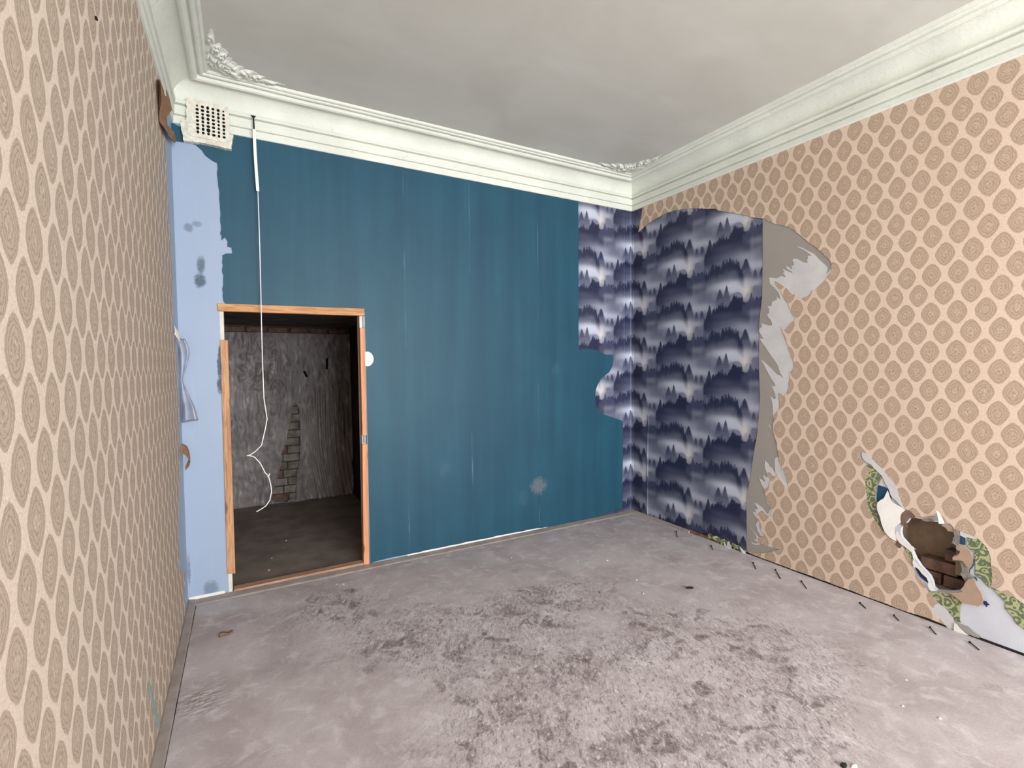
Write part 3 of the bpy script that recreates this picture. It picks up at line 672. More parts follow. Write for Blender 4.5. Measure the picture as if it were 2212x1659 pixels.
# ================================================================ RIGHT WALL COVERINGS
b_edge = [(0.1551, 3.0200), (0.1371, 2.9415), (0.1136, 2.8637), (0.0954, 2.7877), (0.1374, 2.7995), (0.1822, 2.8244), (0.2351, 2.8415), (0.3040, 2.8563), (0.3877, 2.8675), (0.4608, 2.8757), (0.5318, 2.8741), (0.6534, 2.8554), (0.7265, 2.8394), (0.7974, 2.8193), (0.8934, 2.7900), (0.9921, 2.7622), (1.0012, 2.7477), (1.0745, 2.7165), (1.1480, 2.6836), (1.2191, 2.6558), (1.2880, 2.6248)] \
 + [(1.2992, 2.6146), (1.3547, 2.5914), (1.3819, 2.5829), (1.4088, 2.5717), (1.4266, 2.5600), (1.4399, 2.5450), (1.4617, 2.5353), (1.4791, 2.5206), (1.5048, 2.5060), (1.5302, 2.4967), (1.5635, 2.4831), (1.5882, 2.4669), (1.6127, 2.4490), (1.6369, 2.4313), (1.6609, 2.4053), (1.6806, 2.3859), (1.7002, 2.3639), (1.7196, 2.3461), (1.7389, 2.3226), (1.7579, 2.3051), (1.7766, 2.2916), (1.7916, 2.2740), (1.8065, 2.2581), (1.8249, 2.2401), (1.8432, 2.2159), (1.8612, 2.1956), (1.8756, 2.1780), (1.8846, 2.1653), (1.8894, 2.1497), (1.8896, 2.1349), (1.8877, 2.1224), (1.8948, 2.1156), (1.8909, 2.0979), (1.8806, 2.0849), (1.8702, 2.0755), (1.8615, 2.0658), (1.8652, 2.0541), (1.8458, 2.0423), (1.8353, 2.0289), (1.8156, 2.0168), (1.8012, 2.0001), (1.7958, 1.9914), (1.7811, 1.9915), (1.7655, 1.9918), (1.7635, 1.9749), (1.7516, 1.9650), (1.7367, 1.9515), (1.7177, 1.9501), (1.6985, 1.9439), (1.6868, 1.9500), (1.6710, 1.9598), (1.6610, 1.9689), (1.6430, 1.9811), (1.6312, 1.9748), (1.6209, 1.9900), (1.6024, 2.0123), (1.5900, 2.0300), (1.5776, 2.0357), (1.5609, 2.0501), (1.5378, 2.0697), (1.5186, 2.0847), (1.5049, 2.0949), (1.4996, 2.0774), (1.5104, 2.0636), (1.5233, 2.0475), (1.5383, 2.0252), (1.5491, 2.0035), (1.5577, 1.9782), (1.5704, 1.9605), (1.5830, 1.9410), (1.5996, 1.9210)] \
 + [(1.6048, 1.9053), (1.6140, 1.8804), (1.6203, 1.8618), (1.6306, 1.8430), (1.6409, 1.8261), (1.6550, 1.8071), (1.6453, 1.7921), (1.6374, 1.7868), (1.6215, 1.7742), (1.6115, 1.7630), (1.5995, 1.7479), (1.5894, 1.7366), (1.5751, 1.7315), (1.5645, 1.7464), (1.5519, 1.7554), (1.5551, 1.7389), (1.5607, 1.7224), (1.5714, 1.6975), (1.5758, 1.6791), (1.5851, 1.6596), (1.5948, 1.6419), (1.6012, 1.6255), (1.6063, 1.6073), (1.6107, 1.5851), (1.6204, 1.5588), (1.6329, 1.5285), (1.6411, 1.5144), (1.6461, 1.5004), (1.6477, 1.4706), (1.6440, 1.4467), (1.6341, 1.4346), (1.6152, 1.4273), (1.6203, 1.4104), (1.6234, 1.3944), (1.6188, 1.3702), (1.6162, 1.3541), (1.6133, 1.3298)] \
 + [(1.6137, 1.3569), (1.6164, 1.3368), (1.6159, 1.3167), (1.6087, 1.3043), (1.6009, 1.2736), (1.5916, 1.2630), (1.5814, 1.2544), (1.5709, 1.2559), (1.5582, 1.2675), (1.5434, 1.2730), (1.5385, 1.2604), (1.5405, 1.2359), (1.5442, 1.2114), (1.5471, 1.1869), (1.5448, 1.1662), (1.5408, 1.1453), (1.5303, 1.1362), (1.5198, 1.1230), (1.5093, 1.1055), (1.5052, 1.0843), (1.5034, 1.0550), (1.4986, 1.0295), (1.4971, 1.0043), (1.5036, 0.9758), (1.5090, 0.9556), (1.5180, 0.9234), (1.5279, 0.8915), (1.5338, 0.8591), (1.5407, 0.8228), (1.5453, 0.7945), (1.5456, 0.7738), (1.5521, 0.7625), (1.5594, 0.7513), (1.5674, 0.7238), (1.5740, 0.6961)] \
 + [(1.5757, 0.7352), (1.5825, 0.7149), (1.5938, 0.6868), (1.6007, 0.6623), (1.6075, 0.6378), (1.6143, 0.6177), (1.6299, 0.5760), (1.6125, 0.5872), (1.5971, 0.6033), (1.5816, 0.6195), (1.5682, 0.6340), (1.5546, 0.6552), (1.5432, 0.6704), (1.5364, 0.6801), (1.5299, 0.6591), (1.5256, 0.6451), (1.5141, 0.6516), (1.5005, 0.6533), (1.4865, 0.6683), (1.4749, 0.6727), (1.4634, 0.6682), (1.4646, 0.6484), (1.4708, 0.6341), (1.4833, 0.6322), (1.4826, 0.6120), (1.4736, 0.5902), (1.4761, 0.5751), (1.4648, 0.5548), (1.4509, 0.5428), (1.4297, 0.5382), (1.4333, 0.5209), (1.4444, 0.4965), (1.4540, 0.4764), (1.4636, 0.4563), (1.4732, 0.4363), (1.4850, 0.4169), (1.4945, 0.3971), (1.4947, 0.3749), (1.4836, 0.3452), (1.4720, 0.3421), (1.4532, 0.3460), (1.4413, 0.3563), (1.4246, 0.3722), (1.4080, 0.3565), (1.3938, 0.3414), (1.3770, 0.3232), (1.3723, 0.3104), (1.3773, 0.2958), (1.3833, 0.2791), (1.3969, 0.2784), (1.4042, 0.2736), (1.4021, 0.2502), (1.4047, 0.2282), (1.4169, 0.2090), (1.4267, 0.1938), (1.4434, 0.1808), (1.4270, 0.1689), (1.4104, 0.1569), (1.3936, 0.1471), (1.3889, 0.1319), (1.3939, 0.1198), (1.3989, 0.1076), (1.4181, 0.1070), (1.4372, 0.1055), (1.4655, 0.1066), (1.5026, 0.1098), (1.5345, 0.1136), (1.5659, 0.1197), (1.5437, 0.1047), (1.5212, 0.0892), (1.4892, 0.0717), (1.4567, 0.0540), (1.4285, 0.0398), (1.4046, 0.0317), (1.3608, 0.0223), (1.3010, 0.0096)]
t_left = [(2.540, 0.001), (2.529, 0.005), (2.514, 0.020), (2.495, 0.031), (2.479, 0.047), (2.469, 0.060), (2.471, 0.079), (2.477, 0.093), (2.494, 0.111)] 
hole_tear = t_left + [(2.4858, 0.1253), (2.4757, 0.1390), (2.4612, 0.1527), (2.4466, 0.1666), (2.4346, 0.1872), (2.4226, 0.2079)] + [(2.4192, 0.2007), (2.4041, 0.2205), (2.3889, 0.2404), (2.3796, 0.2590), (2.3747, 0.2757), (2.3728, 0.2972), (2.3694, 0.3181), (2.3569, 0.3397), (2.3414, 0.3567), (2.3287, 0.3748), (2.3192, 0.3904)] \
 + [(2.2839, 0.4007), (2.2640, 0.4107), (2.2444, 0.4256), (2.2280, 0.4359), (2.2113, 0.4501), (2.1977, 0.4693), (2.1840, 0.4887), (2.1720, 0.5047), (2.1598, 0.5248), (2.1493, 0.5416), (2.1422, 0.5554), (2.1349, 0.5810), (2.1283, 0.6029), (2.1229, 0.6371), (2.1196, 0.6678), (2.1156, 0.6984), (2.1134, 0.7216), (2.1147, 0.7495), (2.1178, 0.7698), (2.1252, 0.7830), (2.1338, 0.8003), (2.1290, 0.8190), (2.1242, 0.8377), (2.1130, 0.8455), (2.1025, 0.8535), (2.0952, 0.8719), (2.0896, 0.8908), (2.0911, 0.9068), (2.0950, 0.9224), (2.1032, 0.9126), (2.1156, 0.8989), (2.1330, 0.8881), (2.1468, 0.8760), (2.1641, 0.8564), (2.1811, 0.8394), (2.1979, 0.8260), (2.2113, 0.8132), (2.2231, 0.7926), (2.2348, 0.7740), (2.2497, 0.7543), (2.2643, 0.7378), (2.2748, 0.7201), (2.2846, 0.7017), (2.2932, 0.6774), (2.3012, 0.6531), (2.3102, 0.6348), (2.3198, 0.6205), (2.3383, 0.6141), (2.3535, 0.6089), (2.3688, 0.5964), (2.3811, 0.5814)] \
 + [(2.3793, 0.5777), (2.3912, 0.5792), (2.4115, 0.5884), (2.4259, 0.5959), (2.4458, 0.6049), (2.4684, 0.6096), (2.4879, 0.6121), (2.4954, 0.5859), (2.5078, 0.5841), (2.5215, 0.5870), (2.5377, 0.5874), (2.5487, 0.5766), (2.5570, 0.5624), (2.5703, 0.5587), (2.5834, 0.5592), (2.5939, 0.5582), (2.6043, 0.5545), (2.6275, 0.5503), (2.6503, 0.5449), (2.6630, 0.5344), (2.6756, 0.5227), (2.6869, 0.5104), (2.6957, 0.4983), (2.7034, 0.4793), (2.7092, 0.4598), (2.7111, 0.4390), (2.7125, 0.4163), (2.7155, 0.3909), (2.7179, 0.3687), (2.7175, 0.3421), (2.7166, 0.3185), (2.7147, 0.2972)] \
 + [(2.7152, 0.2967), (2.7344, 0.2930), (2.7534, 0.2886), (2.7722, 0.2856), (2.7907, 0.2813), (2.8045, 0.2780), (2.8159, 0.2726), (2.8272, 0.2669), (2.8383, 0.2599), (2.8607, 0.2513), (2.8912, 0.2366), (2.9231, 0.2263)]
right_tail = [(hole_tear[-1][0]+.15, hole_tear[-1][1]-.03), (3.3, 0.30), (3.42, 0.10), (3.45, 0.004)]
beige = [(b_edge[0][0], 3.03)] + rough(b_edge, .0012, .012, False) + [(b_edge[-1][0]+.05, 0.001)] + rough([(1.6, .001), (1.9, .004), (2.2, .0), (2.5, .004), (t_left[0][0]-.01, 0.002)], .004, .05, False) + rough(hole_tear+right_tail, .0015, .012, False) + [(7.3, 0.004), (7.3, 3.03)]
tag(sheet('patterned_wallpaper', 'R', beige, M['beige_r'], 0.0052, 0.0014, parent=wr), 'beige wallpaper with brown medallions, torn away at the left and around the hole')

# grey lining beside and partly over the forest paper
lin = [(1.3957, 2.6356), (1.3975, 2.4808), (1.4000, 2.2738), (1.3995, 1.9971), (1.3776, 1.7901), (1.3793, 1.4737), (1.3870, 1.2973), (1.3933, 1.2411), (1.3867, 1.1628), (1.3802, 1.0664), (1.3702, 0.9405), (1.3484, 0.8227), (1.3340, 0.7192), (1.3159, 0.5849), (1.2894, 0.4618), (1.2870, 0.3064), (1.2926, 0.1601), (1.2915, 0.0783), (1.2368, 0.0607)]
lin_poly = [(lin[0][0], 3.0)] + rough(lin[:-1], .001, .03, False) + [(lin[-2][0], 0.012), (1.75, 0.012)] + [(1.7273, 0.2914), (1.7363, 0.7892), (1.7429, 1.4404), (1.8753, 1.7515), (1.9842, 2.0420), (1.9793, 2.3399)] + [(2.1, 3.0)]
tag(sheet('lining_paper', 'R', lin_poly, M['lining'], 0.0024, 0.0008, parent=wr), 'grey lining paper bared between the forest wallpaper and the torn beige edge')

torn = []
torn.append([(1.6523, 2.3178), (1.6700, 2.3089), (1.6974, 2.2941), (1.7168, 2.2796), (1.7398, 2.2622), (1.7587, 2.2499), (1.7812, 2.2309), (1.7944, 2.2125), (1.8074, 2.1949), (1.8295, 2.1690), (1.8441, 2.1543), (1.8550, 2.1412), (1.8630, 2.1268), (1.8643, 2.1136), (1.8592, 2.1015), (1.8576, 2.0880), (1.8734, 2.0972), (1.8836, 2.1139), (1.8922, 2.1253), (1.9086, 2.0766), (1.8815, 2.0257), (1.8325, 1.9769), (1.7594, 1.9486), (1.7413, 1.8932), (1.7605, 1.8719)] + [(1.6596, 1.7673), (1.6606, 1.6883), (1.6434, 1.4905), (1.6684, 1.4111), (1.6499, 1.3075)] + [(1.6265, 1.2527), (1.5789, 1.1279), (1.5464, 1.0428), (1.5033, 1.0633), (1.5022, 1.0841), (1.4977, 1.1003), (1.4953, 1.1209), (1.4945, 1.1459), (1.4925, 1.1707), (1.4896, 1.1914), (1.4850, 1.2140), (1.4786, 1.2345), (1.4715, 1.2487), (1.4838, 1.2377), (1.4978, 1.2272), (1.5134, 1.2252), (1.5148, 1.2468), (1.5094, 1.2652), (1.4997, 1.2875), (1.4895, 1.3058), (1.4784, 1.3262), (1.4651, 1.3362), (1.4518, 1.3505)] + [(1.4651, 1.3375), (1.4828, 1.3193), (1.5001, 1.3211), (1.5130, 1.3265), (1.4997, 1.3509), (1.4866, 1.3672), (1.4733, 1.3877), (1.4598, 1.4105), (1.4441, 1.4375), (1.4282, 1.4648), (1.4122, 1.4922), (1.3961, 1.5219), (1.4075, 1.5112), (1.4188, 1.5039), (1.4323, 1.4920), (1.4458, 1.4827), (1.4636, 1.4660), (1.4812, 1.4502), (1.4987, 1.4316), (1.5161, 1.4140), (1.5290, 1.4052), (1.5417, 1.4045), (1.5566, 1.3933), (1.5706, 1.3805), (1.5607, 1.4015), (1.5500, 1.4144), (1.5435, 1.4320), (1.5369, 1.4503), (1.5290, 1.4708), (1.5194, 1.4914), (1.4998, 1.5163), (1.4801, 1.5406), (1.4645, 1.5646), (1.4489, 1.5838), (1.4286, 1.6158), (1.4083, 1.6397), (1.3945, 1.6614), (1.3830, 1.6789), (1.3979, 1.6773), (1.4123, 1.6786), (1.3985, 1.7034), (1.3824, 1.7254), (1.3777, 1.7384), (1.3776, 1.7519), (1.3888, 1.7588), (1.3987, 1.7631), (1.4012, 1.7789), (1.3974, 1.7960), (1.4087, 1.7909), (1.4199, 1.7871), (1.4378, 1.7782), (1.4642, 1.7713), (1.4807, 1.7721), (1.4792, 1.7895), (1.4724, 1.8099), (1.4614, 1.8220), (1.4503, 1.8333), (1.4436, 1.8484), (1.4412, 1.8599), (1.4500, 1.8615), (1.4565, 1.8667), (1.4572, 1.8824), (1.4561, 1.8957), (1.4427, 1.9178), (1.4625, 1.9140), (1.4754, 1.9208), (1.4794, 1.9500), (1.4923, 1.9464), (1.5051, 1.9551), (1.5169, 1.9577), (1.5154, 1.9783)] + [(1.5243, 1.9683), (1.5392, 1.9555), (1.5390, 1.9725), (1.5346, 1.9893), (1.5281, 2.0063), (1.5195, 2.0164), (1.5065, 2.0336), (1.4914, 2.0501), (1.4761, 2.0666), (1.4630, 2.0788), (1.4576, 2.0940), (1.4565, 2.1106), (1.4559, 2.1272), (1.4754, 2.1232), (1.4905, 2.1184), (1.5056, 2.1123), (1.5246, 2.1142), (1.5371, 2.1222), (1.5517, 2.1231), (1.5642, 2.1158), (1.5787, 2.1115), (1.5702, 2.1289), (1.5556, 2.1433), (1.5720, 2.1477), (1.5595, 2.1627), (1.5552, 2.1735), (1.5760, 2.1598), (1.5966, 2.1475), (1.6128, 2.1408), (1.6283, 2.1291), (1.6228, 2.1438), (1.6086, 2.1542), (1.5931, 2.1640), (1.5839, 2.1804), (1.5817, 2.1915), (1.6002, 2.1774), (1.6226, 2.1588), (1.6294, 2.1632), (1.6183, 2.1833), (1.6283, 2.1823), (1.6386, 2.1883), (1.6352, 2.2046), (1.6258, 2.2213), (1.6336, 2.2316), (1.6515, 2.2281), (1.6634, 2.2227), (1.6792, 2.2119), (1.6910, 2.2027), (1.7123, 2.1890), (1.7238, 2.1899), (1.7353, 2.1801), (1.7301, 2.1945), (1.7292, 2.2100), (1.7367, 2.2131), (1.7307, 2.2319), (1.7440, 2.2308), (1.7598, 2.2269), (1.7495, 2.2385), (1.7323, 2.2545), (1.7014, 2.2809), (1.6780, 2.2967)])
torn.append([(1.3905, 0.6212), (1.4003, 0.6087), (1.4219, 0.6004), (1.4400, 0.5889), (1.4370, 0.6071), (1.4273, 0.6276), (1.4241, 0.6517), (1.4356, 0.6374), (1.4522, 0.6281), (1.4591, 0.6362), (1.4551, 0.6555), (1.4469, 0.6763), (1.4387, 0.6971), (1.4337, 0.7186), (1.4380, 0.7552), (1.4532, 0.7421), (1.4672, 0.7335), (1.4730, 0.7167), (1.4813, 0.7160), (1.4952, 0.7097), (1.5045, 0.6916), (1.5162, 0.6696), (1.5192, 0.6811), (1.5155, 0.7244), (1.5136, 0.7680), (1.5192, 0.7908), (1.5349, 0.7978), (1.5618, 0.7848), (1.6018, 0.7400), (1.6461, 0.6458), (1.6386, 0.5715), (1.5595, 0.6148), (1.5151, 0.5747), (1.4702, 0.4936), (1.4419, 0.5049), (1.4332, 0.5254), (1.4249, 0.5461), (1.4176, 0.5603), (1.4079, 0.5718), (1.4005, 0.5906)])
torn.append([(1.4421, 0.4893), (1.4516, 0.4825), (1.4588, 0.4685), (1.4707, 0.4490), (1.4871, 0.4353), (1.5171, 0.4162), (1.5178, 0.3633), (1.4906, 0.3382), (1.4898, 0.4003), (1.4781, 0.4152), (1.4686, 0.4284), (1.4592, 0.4373), (1.4542, 0.4585), (1.4471, 0.4702)])
torn.append([(1.3515, 0.4129), (1.3638, 0.4091), (1.3760, 0.4121), (1.3955, 0.4010), (1.4148, 0.3946), (1.4340, 0.3769), (1.4531, 0.3549), (1.4672, 0.3542), (1.4807, 0.3891), (1.4907, 0.4015), (1.5173, 0.3986), (1.5272, 0.3349), (1.4544, 0.2473), (1.4739, 0.1812), (1.4270, 0.1658), (1.4078, 0.1698), (1.3956, 0.1844), (1.3832, 0.2035), (1.3771, 0.2247), (1.3681, 0.2450), (1.3777, 0.2638), (1.3799, 0.2805), (1.3676, 0.2954), (1.3576, 0.3110), (1.3450, 0.3307), (1.3435, 0.3395), (1.3573, 0.3395), (1.3671, 0.3366), (1.3620, 0.3536), (1.3570, 0.3661), (1.3717, 0.3653), (1.3838, 0.3684), (1.3763, 0.3848)])
torn.append([(1.3205, 0.2081), (1.3316, 0.1997), (1.3442, 0.1873), (1.3566, 0.1794), (1.3690, 0.1694), (1.3813, 0.1594), (1.3960, 0.1502), (1.4175, 0.1637), (1.4555, 0.1575), (1.4561, 0.1035), (1.4085, 0.1084), (1.3894, 0.0917), (1.3601, 0.0836), (1.3403, 0.0864), (1.3302, 0.0971), (1.3477, 0.0948), (1.3698, 0.0973), (1.3941, 0.1052), (1.3794, 0.1128), (1.3622, 0.1166), (1.3547, 0.1304), (1.3695, 0.1258), (1.3752, 0.1368), (1.3740, 0.1548), (1.3591, 0.1710), (1.3392, 0.1904)])
torn.append([(1.4621, 1.0404), (1.4711, 1.0266), (1.4824, 0.9964), (1.4757, 1.0061), (1.4668, 1.0219)])
for i, t in enumerate(torn):
    o = sheet('torn_paper_layer', 'R', t, M['torn'], 0.0034+0.0001*i, 0.0009, parent=wr)
    if i == 0: tag(o, 'ragged whitish paper core where the beige wallpaper was ripped off')

# layers bared around the hole
G = lambda pts, name, mat, off, label=None, th=0.001, bend=None, rg=0.0015: (lambda o: tag(o, label) if label else o)(sheet(name, 'R', rough(pts, rg, .012), mat, off, th, parent=wr, bend=bend))
G([(2.1241, 0.8455), (2.1474, 0.8438), (2.1715, 0.8172), (2.1884, 0.8030), (2.2026, 0.7885), (2.1940, 0.7695), (2.1828, 0.7441), (2.1750, 0.7153), (2.1711, 0.6873), (2.1696, 0.6598), (2.1697, 0.6326), (2.1737, 0.5986), (2.1793, 0.5651), (2.1865, 0.5398), (2.1976, 0.5157), (2.2088, 0.4957), (2.2190, 0.4775), (2.2341, 0.4569), (2.2507, 0.4352), (2.2768, 0.4091), (2.2962, 0.3850), (2.2580, 0.3879), (2.2049, 0.4405), (2.1430, 0.5085), (2.1065, 0.6174), (2.0975, 0.7341), (2.1135, 0.8161)], 'floral_wallpaper', M['green'], 0.0040, 'strip of old green floral wallpaper bared left of the hole')
G([(2.6047, 0.5348), (2.6125, 0.5338), (2.6178, 0.5253), (2.6087, 0.4951), (2.6187, 0.4813), (2.6318, 0.4670), (2.6458, 0.4598), (2.6487, 0.4101), (2.6502, 0.3397), (2.6599, 0.3299), (2.6775, 0.3232), (2.6939, 0.3045), (2.7149, 0.2880), (2.7429, 0.3158), (2.7397, 0.4589), (2.7048, 0.5261), (2.6625, 0.5561), (2.6247, 0.5614)], 'floral_wallpaper', M['green'], 0.0040, 'strip of old green floral wallpaper bared right of the hole')
G([(2.4608, 0.1707), (2.4833, 0.1781), (2.5028, 0.1818), (2.5302, 0.1903), (2.5520, 0.1853), (2.5736, 0.1734), (2.5975, 0.1656), (2.5955, 0.1377), (2.5934, 0.1125), (2.5927, 0.0843), (2.5914, 0.0594), (2.5973, 0.0500), (2.5869, 0.0462), (2.5723, 0.0463), (2.5639, 0.0642), (2.5596, 0.0763), (2.5504, 0.0692), (2.5435, 0.0760), (2.5405, 0.0887), (2.5294, 0.0979), (2.5183, 0.1037), (2.5070, 0.1130), (2.4957, 0.1224), (2.4702, 0.1294), (2.4468, 0.1558)], 'floral_wallpaper', M['green'], 0.0040, 'patch of old green floral wallpaper bared below the hole')
G([(2.7127, 0.2991), (2.7275, 0.2852), (2.7360, 0.2755), (2.7469, 0.2636), (2.7542, 0.2561), (2.7637, 0.2477), (2.7737, 0.2374), (2.7718, 0.2202), (2.7721, 0.2050), (2.7811, 0.1966), (2.7906, 0.1847), (2.8012, 0.1726), (2.8095, 0.1545), (2.8189, 0.1422), (2.8302, 0.1385), (2.8412, 0.1310), (2.8726, 0.1114), (2.9362, 0.1119), (2.9536, 0.2434), (2.8377, 0.2857), (2.7789, 0.2932)], 'floral_wallpaper', M['green'], 0.0040, 'strip of old green floral wallpaper bared at the bottom right of the wall')
G([(2.4937, 0.1126), (2.4779, 0.0967), (2.4630, 0.0613), (2.4948, 0.0270), (2.5145, 0.0165), (2.5342, -0.0027), (2.5480, -0.0138), (2.5707, -0.0028), (2.5688, 0.0243), (2.5657, 0.0439), (2.5613, 0.0630), (2.5517, 0.0674), (2.5434, 0.0795), (2.5391, 0.0899), (2.5280, 0.0973), (2.5155, 0.1060)], 'torn_paper_layer', M['torn'], 0.0046, rg=.002)
G([(2.0985, 0.8804), (2.0911, 0.9029), (2.0950, 0.9212), (2.1153, 0.9145), (2.1466, 0.8884), (2.1808, 0.8555), (2.2143, 0.8271), (2.2508, 0.7810), (2.2768, 0.7488), (2.2900, 0.7142), (2.3034, 0.6649), (2.3131, 0.6449), (2.3291, 0.6118), (2.3041, 0.6314), (2.2849, 0.6529), (2.2592, 0.6731), (2.2474, 0.7045), (2.2389, 0.7254), (2.2256, 0.7454), (2.2153, 0.7738), (2.2051, 0.7909), (2.1900, 0.8053), (2.1714, 0.8229), (2.1473, 0.8496), (2.1127, 0.8670)], 'torn_paper_layer', M['torn'], 0.0047, None, bend=lambda u, z: 0.004)
G([(2.1958, 0.7583), (2.2054, 0.7776), (2.2250, 0.7758), (2.2517, 0.7320), (2.2391, 0.7171), (2.2129, 0.7274), (2.1865, 0.7263)], 'torn_paper_layer', M['torn'], 0.0030)
G([(2.1832, 0.7210), (2.1881, 0.7290), (2.1997, 0.7276), (2.2194, 0.7250), (2.2374, 0.7194), (2.2524, 0.6943), (2.2595, 0.6543), (2.2396, 0.6876), (2.2271, 0.6656), (2.2142, 0.6541), (2.1980, 0.6394), (2.1883, 0.6236), (2.1846, 0.6091), (2.1792, 0.6116), (2.1786, 0.6425), (2.1806, 0.6817)], 'paint_patch', M['teal_old'], 0.0036, 'patch of old dark blue paint left of the hole')
G([(2.1842, 0.5741), (2.1999, 0.5319), (2.2001, 0.5203), (2.1897, 0.5446)], 'paint_patch', M['black'], 0.0036)
wf = G([(2.1860, 0.6017), (2.1883, 0.6216), (2.2046, 0.6410), (2.2223, 0.6576), (2.2316, 0.6857), (2.2402, 0.7105), (2.2460, 0.6928), (2.2528, 0.6716), (2.2579, 0.6520), (2.2725, 0.6386), (2.2916, 0.6302), (2.3135, 0.6226), (2.3292, 0.6099), (2.3232, 0.5991), (2.3126, 0.5888), (2.3077, 0.5725), (2.3055, 0.5532), (2.3085, 0.5278), (2.2938, 0.5124), (2.2822, 0.4921), (2.2805, 0.4670), (2.2883, 0.4391), (2.2894, 0.4093), (2.2735, 0.4137), (2.2574, 0.4220), (2.2443, 0.4332), (2.2310, 0.4483), (2.2191, 0.4756), (2.2103, 0.5039), (2.2049, 0.5294), (2.1962, 0.5540), (2.1885, 0.5752)], 'paper_flap', M['white_paper'], 0.0050, 'white paper flap hanging beside the upper left of the hole', bend=lambda u, z: 0.012*max(0, math.sin((u-2.0)*9)))
G([(2.3262, 0.6054), (2.3353, 0.6078), (2.3506, 0.6063), (2.3688, 0.5964), (2.3811, 0.5795), (2.3663, 0.5700), (2.3513, 0.5677), (2.3426, 0.5486), (2.3351, 0.5391), (2.3433, 0.5118), (2.3250, 0.5046), (2.3093, 0.5168), (2.3072, 0.5462), (2.3114, 0.5735)], 'plaster_edge', M['brown_board'], 0.004, 'crumbling brown board edge at the top left of the hole')
G([(2.2926, 0.4760), (2.3024, 0.4564), (2.3119, 0.4443), (2.3277, 0.4305), (2.3463, 0.4178), (2.3602, 0.4056), (2.3737, 0.4045), (2.3874, 0.3907), (2.3756, 0.3885), (2.3713, 0.3779), (2.3776, 0.3616), (2.3869, 0.3427), (2.3843, 0.3234), (2.3757, 0.3351), (2.3718, 0.3522), (2.3685, 0.3659), (2.3531, 0.3792), (2.3315, 0.3907), (2.3128, 0.3996), (2.3001, 0.4106), (2.2838, 0.4432)], 'torn_paper_layer', M['white_paper'], 0.0062, bend=lambda u, z: 0.006)
G([(2.3732, 0.3084), (2.3759, 0.3249), (2.3874, 0.3171), (2.4025, 0.3005), (2.4204, 0.2888), (2.4352, 0.2761), (2.4529, 0.2538), (2.4604, 0.2351), (2.4651, 0.2117), (2.4740, 0.1937), (2.4911, 0.1845), (2.4659, 0.1742), (2.4572, 0.1796), (2.4482, 0.1977), (2.4512, 0.2207), (2.4416, 0.2423), (2.4180, 0.2587), (2.4000, 0.2813), (2.3850, 0.2868), (2.3837, 0.2753), (2.3791, 0.2846)], 'torn_paper_layer', M['white_paper'], 0.0062, bend=lambda u, z: 0.006)
G([(2.3805, 0.2889), (2.4000, 0.2813), (2.4180, 0.2624), (2.4415, 0.2459), (2.4512, 0.2207), (2.4456, 0.2130), (2.4275, 0.2223), (2.4097, 0.2336), (2.3945, 0.2572)], 'paint_patch', M['navy_old'], 0.0048, 'sliver of navy blue paint at the lower left of the hole')
G([(2.2937, 0.4161), (2.3064, 0.4088), (2.3160, 0.3969), (2.3132, 0.3772), (2.3040, 0.3704), (2.2946, 0.3710), (2.2816, 0.3895)], 'plaster_edge', M['brown_board'], 0.0066)
G([(2.3191, 0.3960), (2.3345, 0.3954), (2.3531, 0.3829), (2.3685, 0.3659), (2.3779, 0.3469), (2.3754, 0.3202), (2.3697, 0.3034), (2.3617, 0.3265), (2.3445, 0.3540)], 'floral_wallpaper', M['green'], 0.0058)
G([(2.4090, 0.5706), (2.4118, 0.5768), (2.4319, 0.5842), (2.4547, 0.5888), (2.4689, 0.5856), (2.4578, 0.5753), (2.4407, 0.5741), (2.4294, 0.5673)], 'plaster_edge', M['grey_core'], 0.003)
G([(2.4057, 0.5879), (2.4402, 0.6020), (2.4852, 0.6121), (2.4968, 0.5863), (2.4689, 0.5873), (2.4461, 0.5900), (2.4233, 0.5836), (2.3971, 0.5800)], 'torn_paper_layer', M['lining'], 0.0045)
G([(2.4986, 0.5649), (2.5136, 0.5735), (2.5324, 0.5806), (2.5461, 0.5724), (2.5557, 0.5596), (2.5574, 0.5428), (2.5534, 0.5405), (2.5440, 0.5439), (2.5292, 0.5412), (2.5193, 0.5576)], 'board_flap', M['tan'], 0.003, 'tan board edge at the upper right of the hole')
G([(2.5556, 0.5648), (2.5782, 0.5576), (2.5839, 0.5353), (2.5820, 0.5003), (2.5797, 0.4858), (2.5733, 0.4761), (2.5614, 0.4781), (2.5480, 0.4807), (2.5543, 0.4984), (2.5539, 0.5157), (2.5684, 0.5236), (2.5574, 0.5410)], 'plaster_edge', M['grey_core'], 0.004, bend=lambda u, z: 0.004)
G([(2.5834, 0.5334), (2.5945, 0.5300), (2.6062, 0.5251), (2.6054, 0.5043), (2.6037, 0.4860), (2.5902, 0.4857), (2.5823, 0.4866)], 'paint_patch', M['teal_old'], 0.0036)
G([(2.5821, 0.5605), (2.5939, 0.5589), (2.6121, 0.5524), (2.6503, 0.5456), (2.6554, 0.5371), (2.6253, 0.5310), (2.6125, 0.5338), (2.6062, 0.5251), (2.5918, 0.5309), (2.5834, 0.5334)], 'torn_paper_layer', M['torn'], 0.0042)
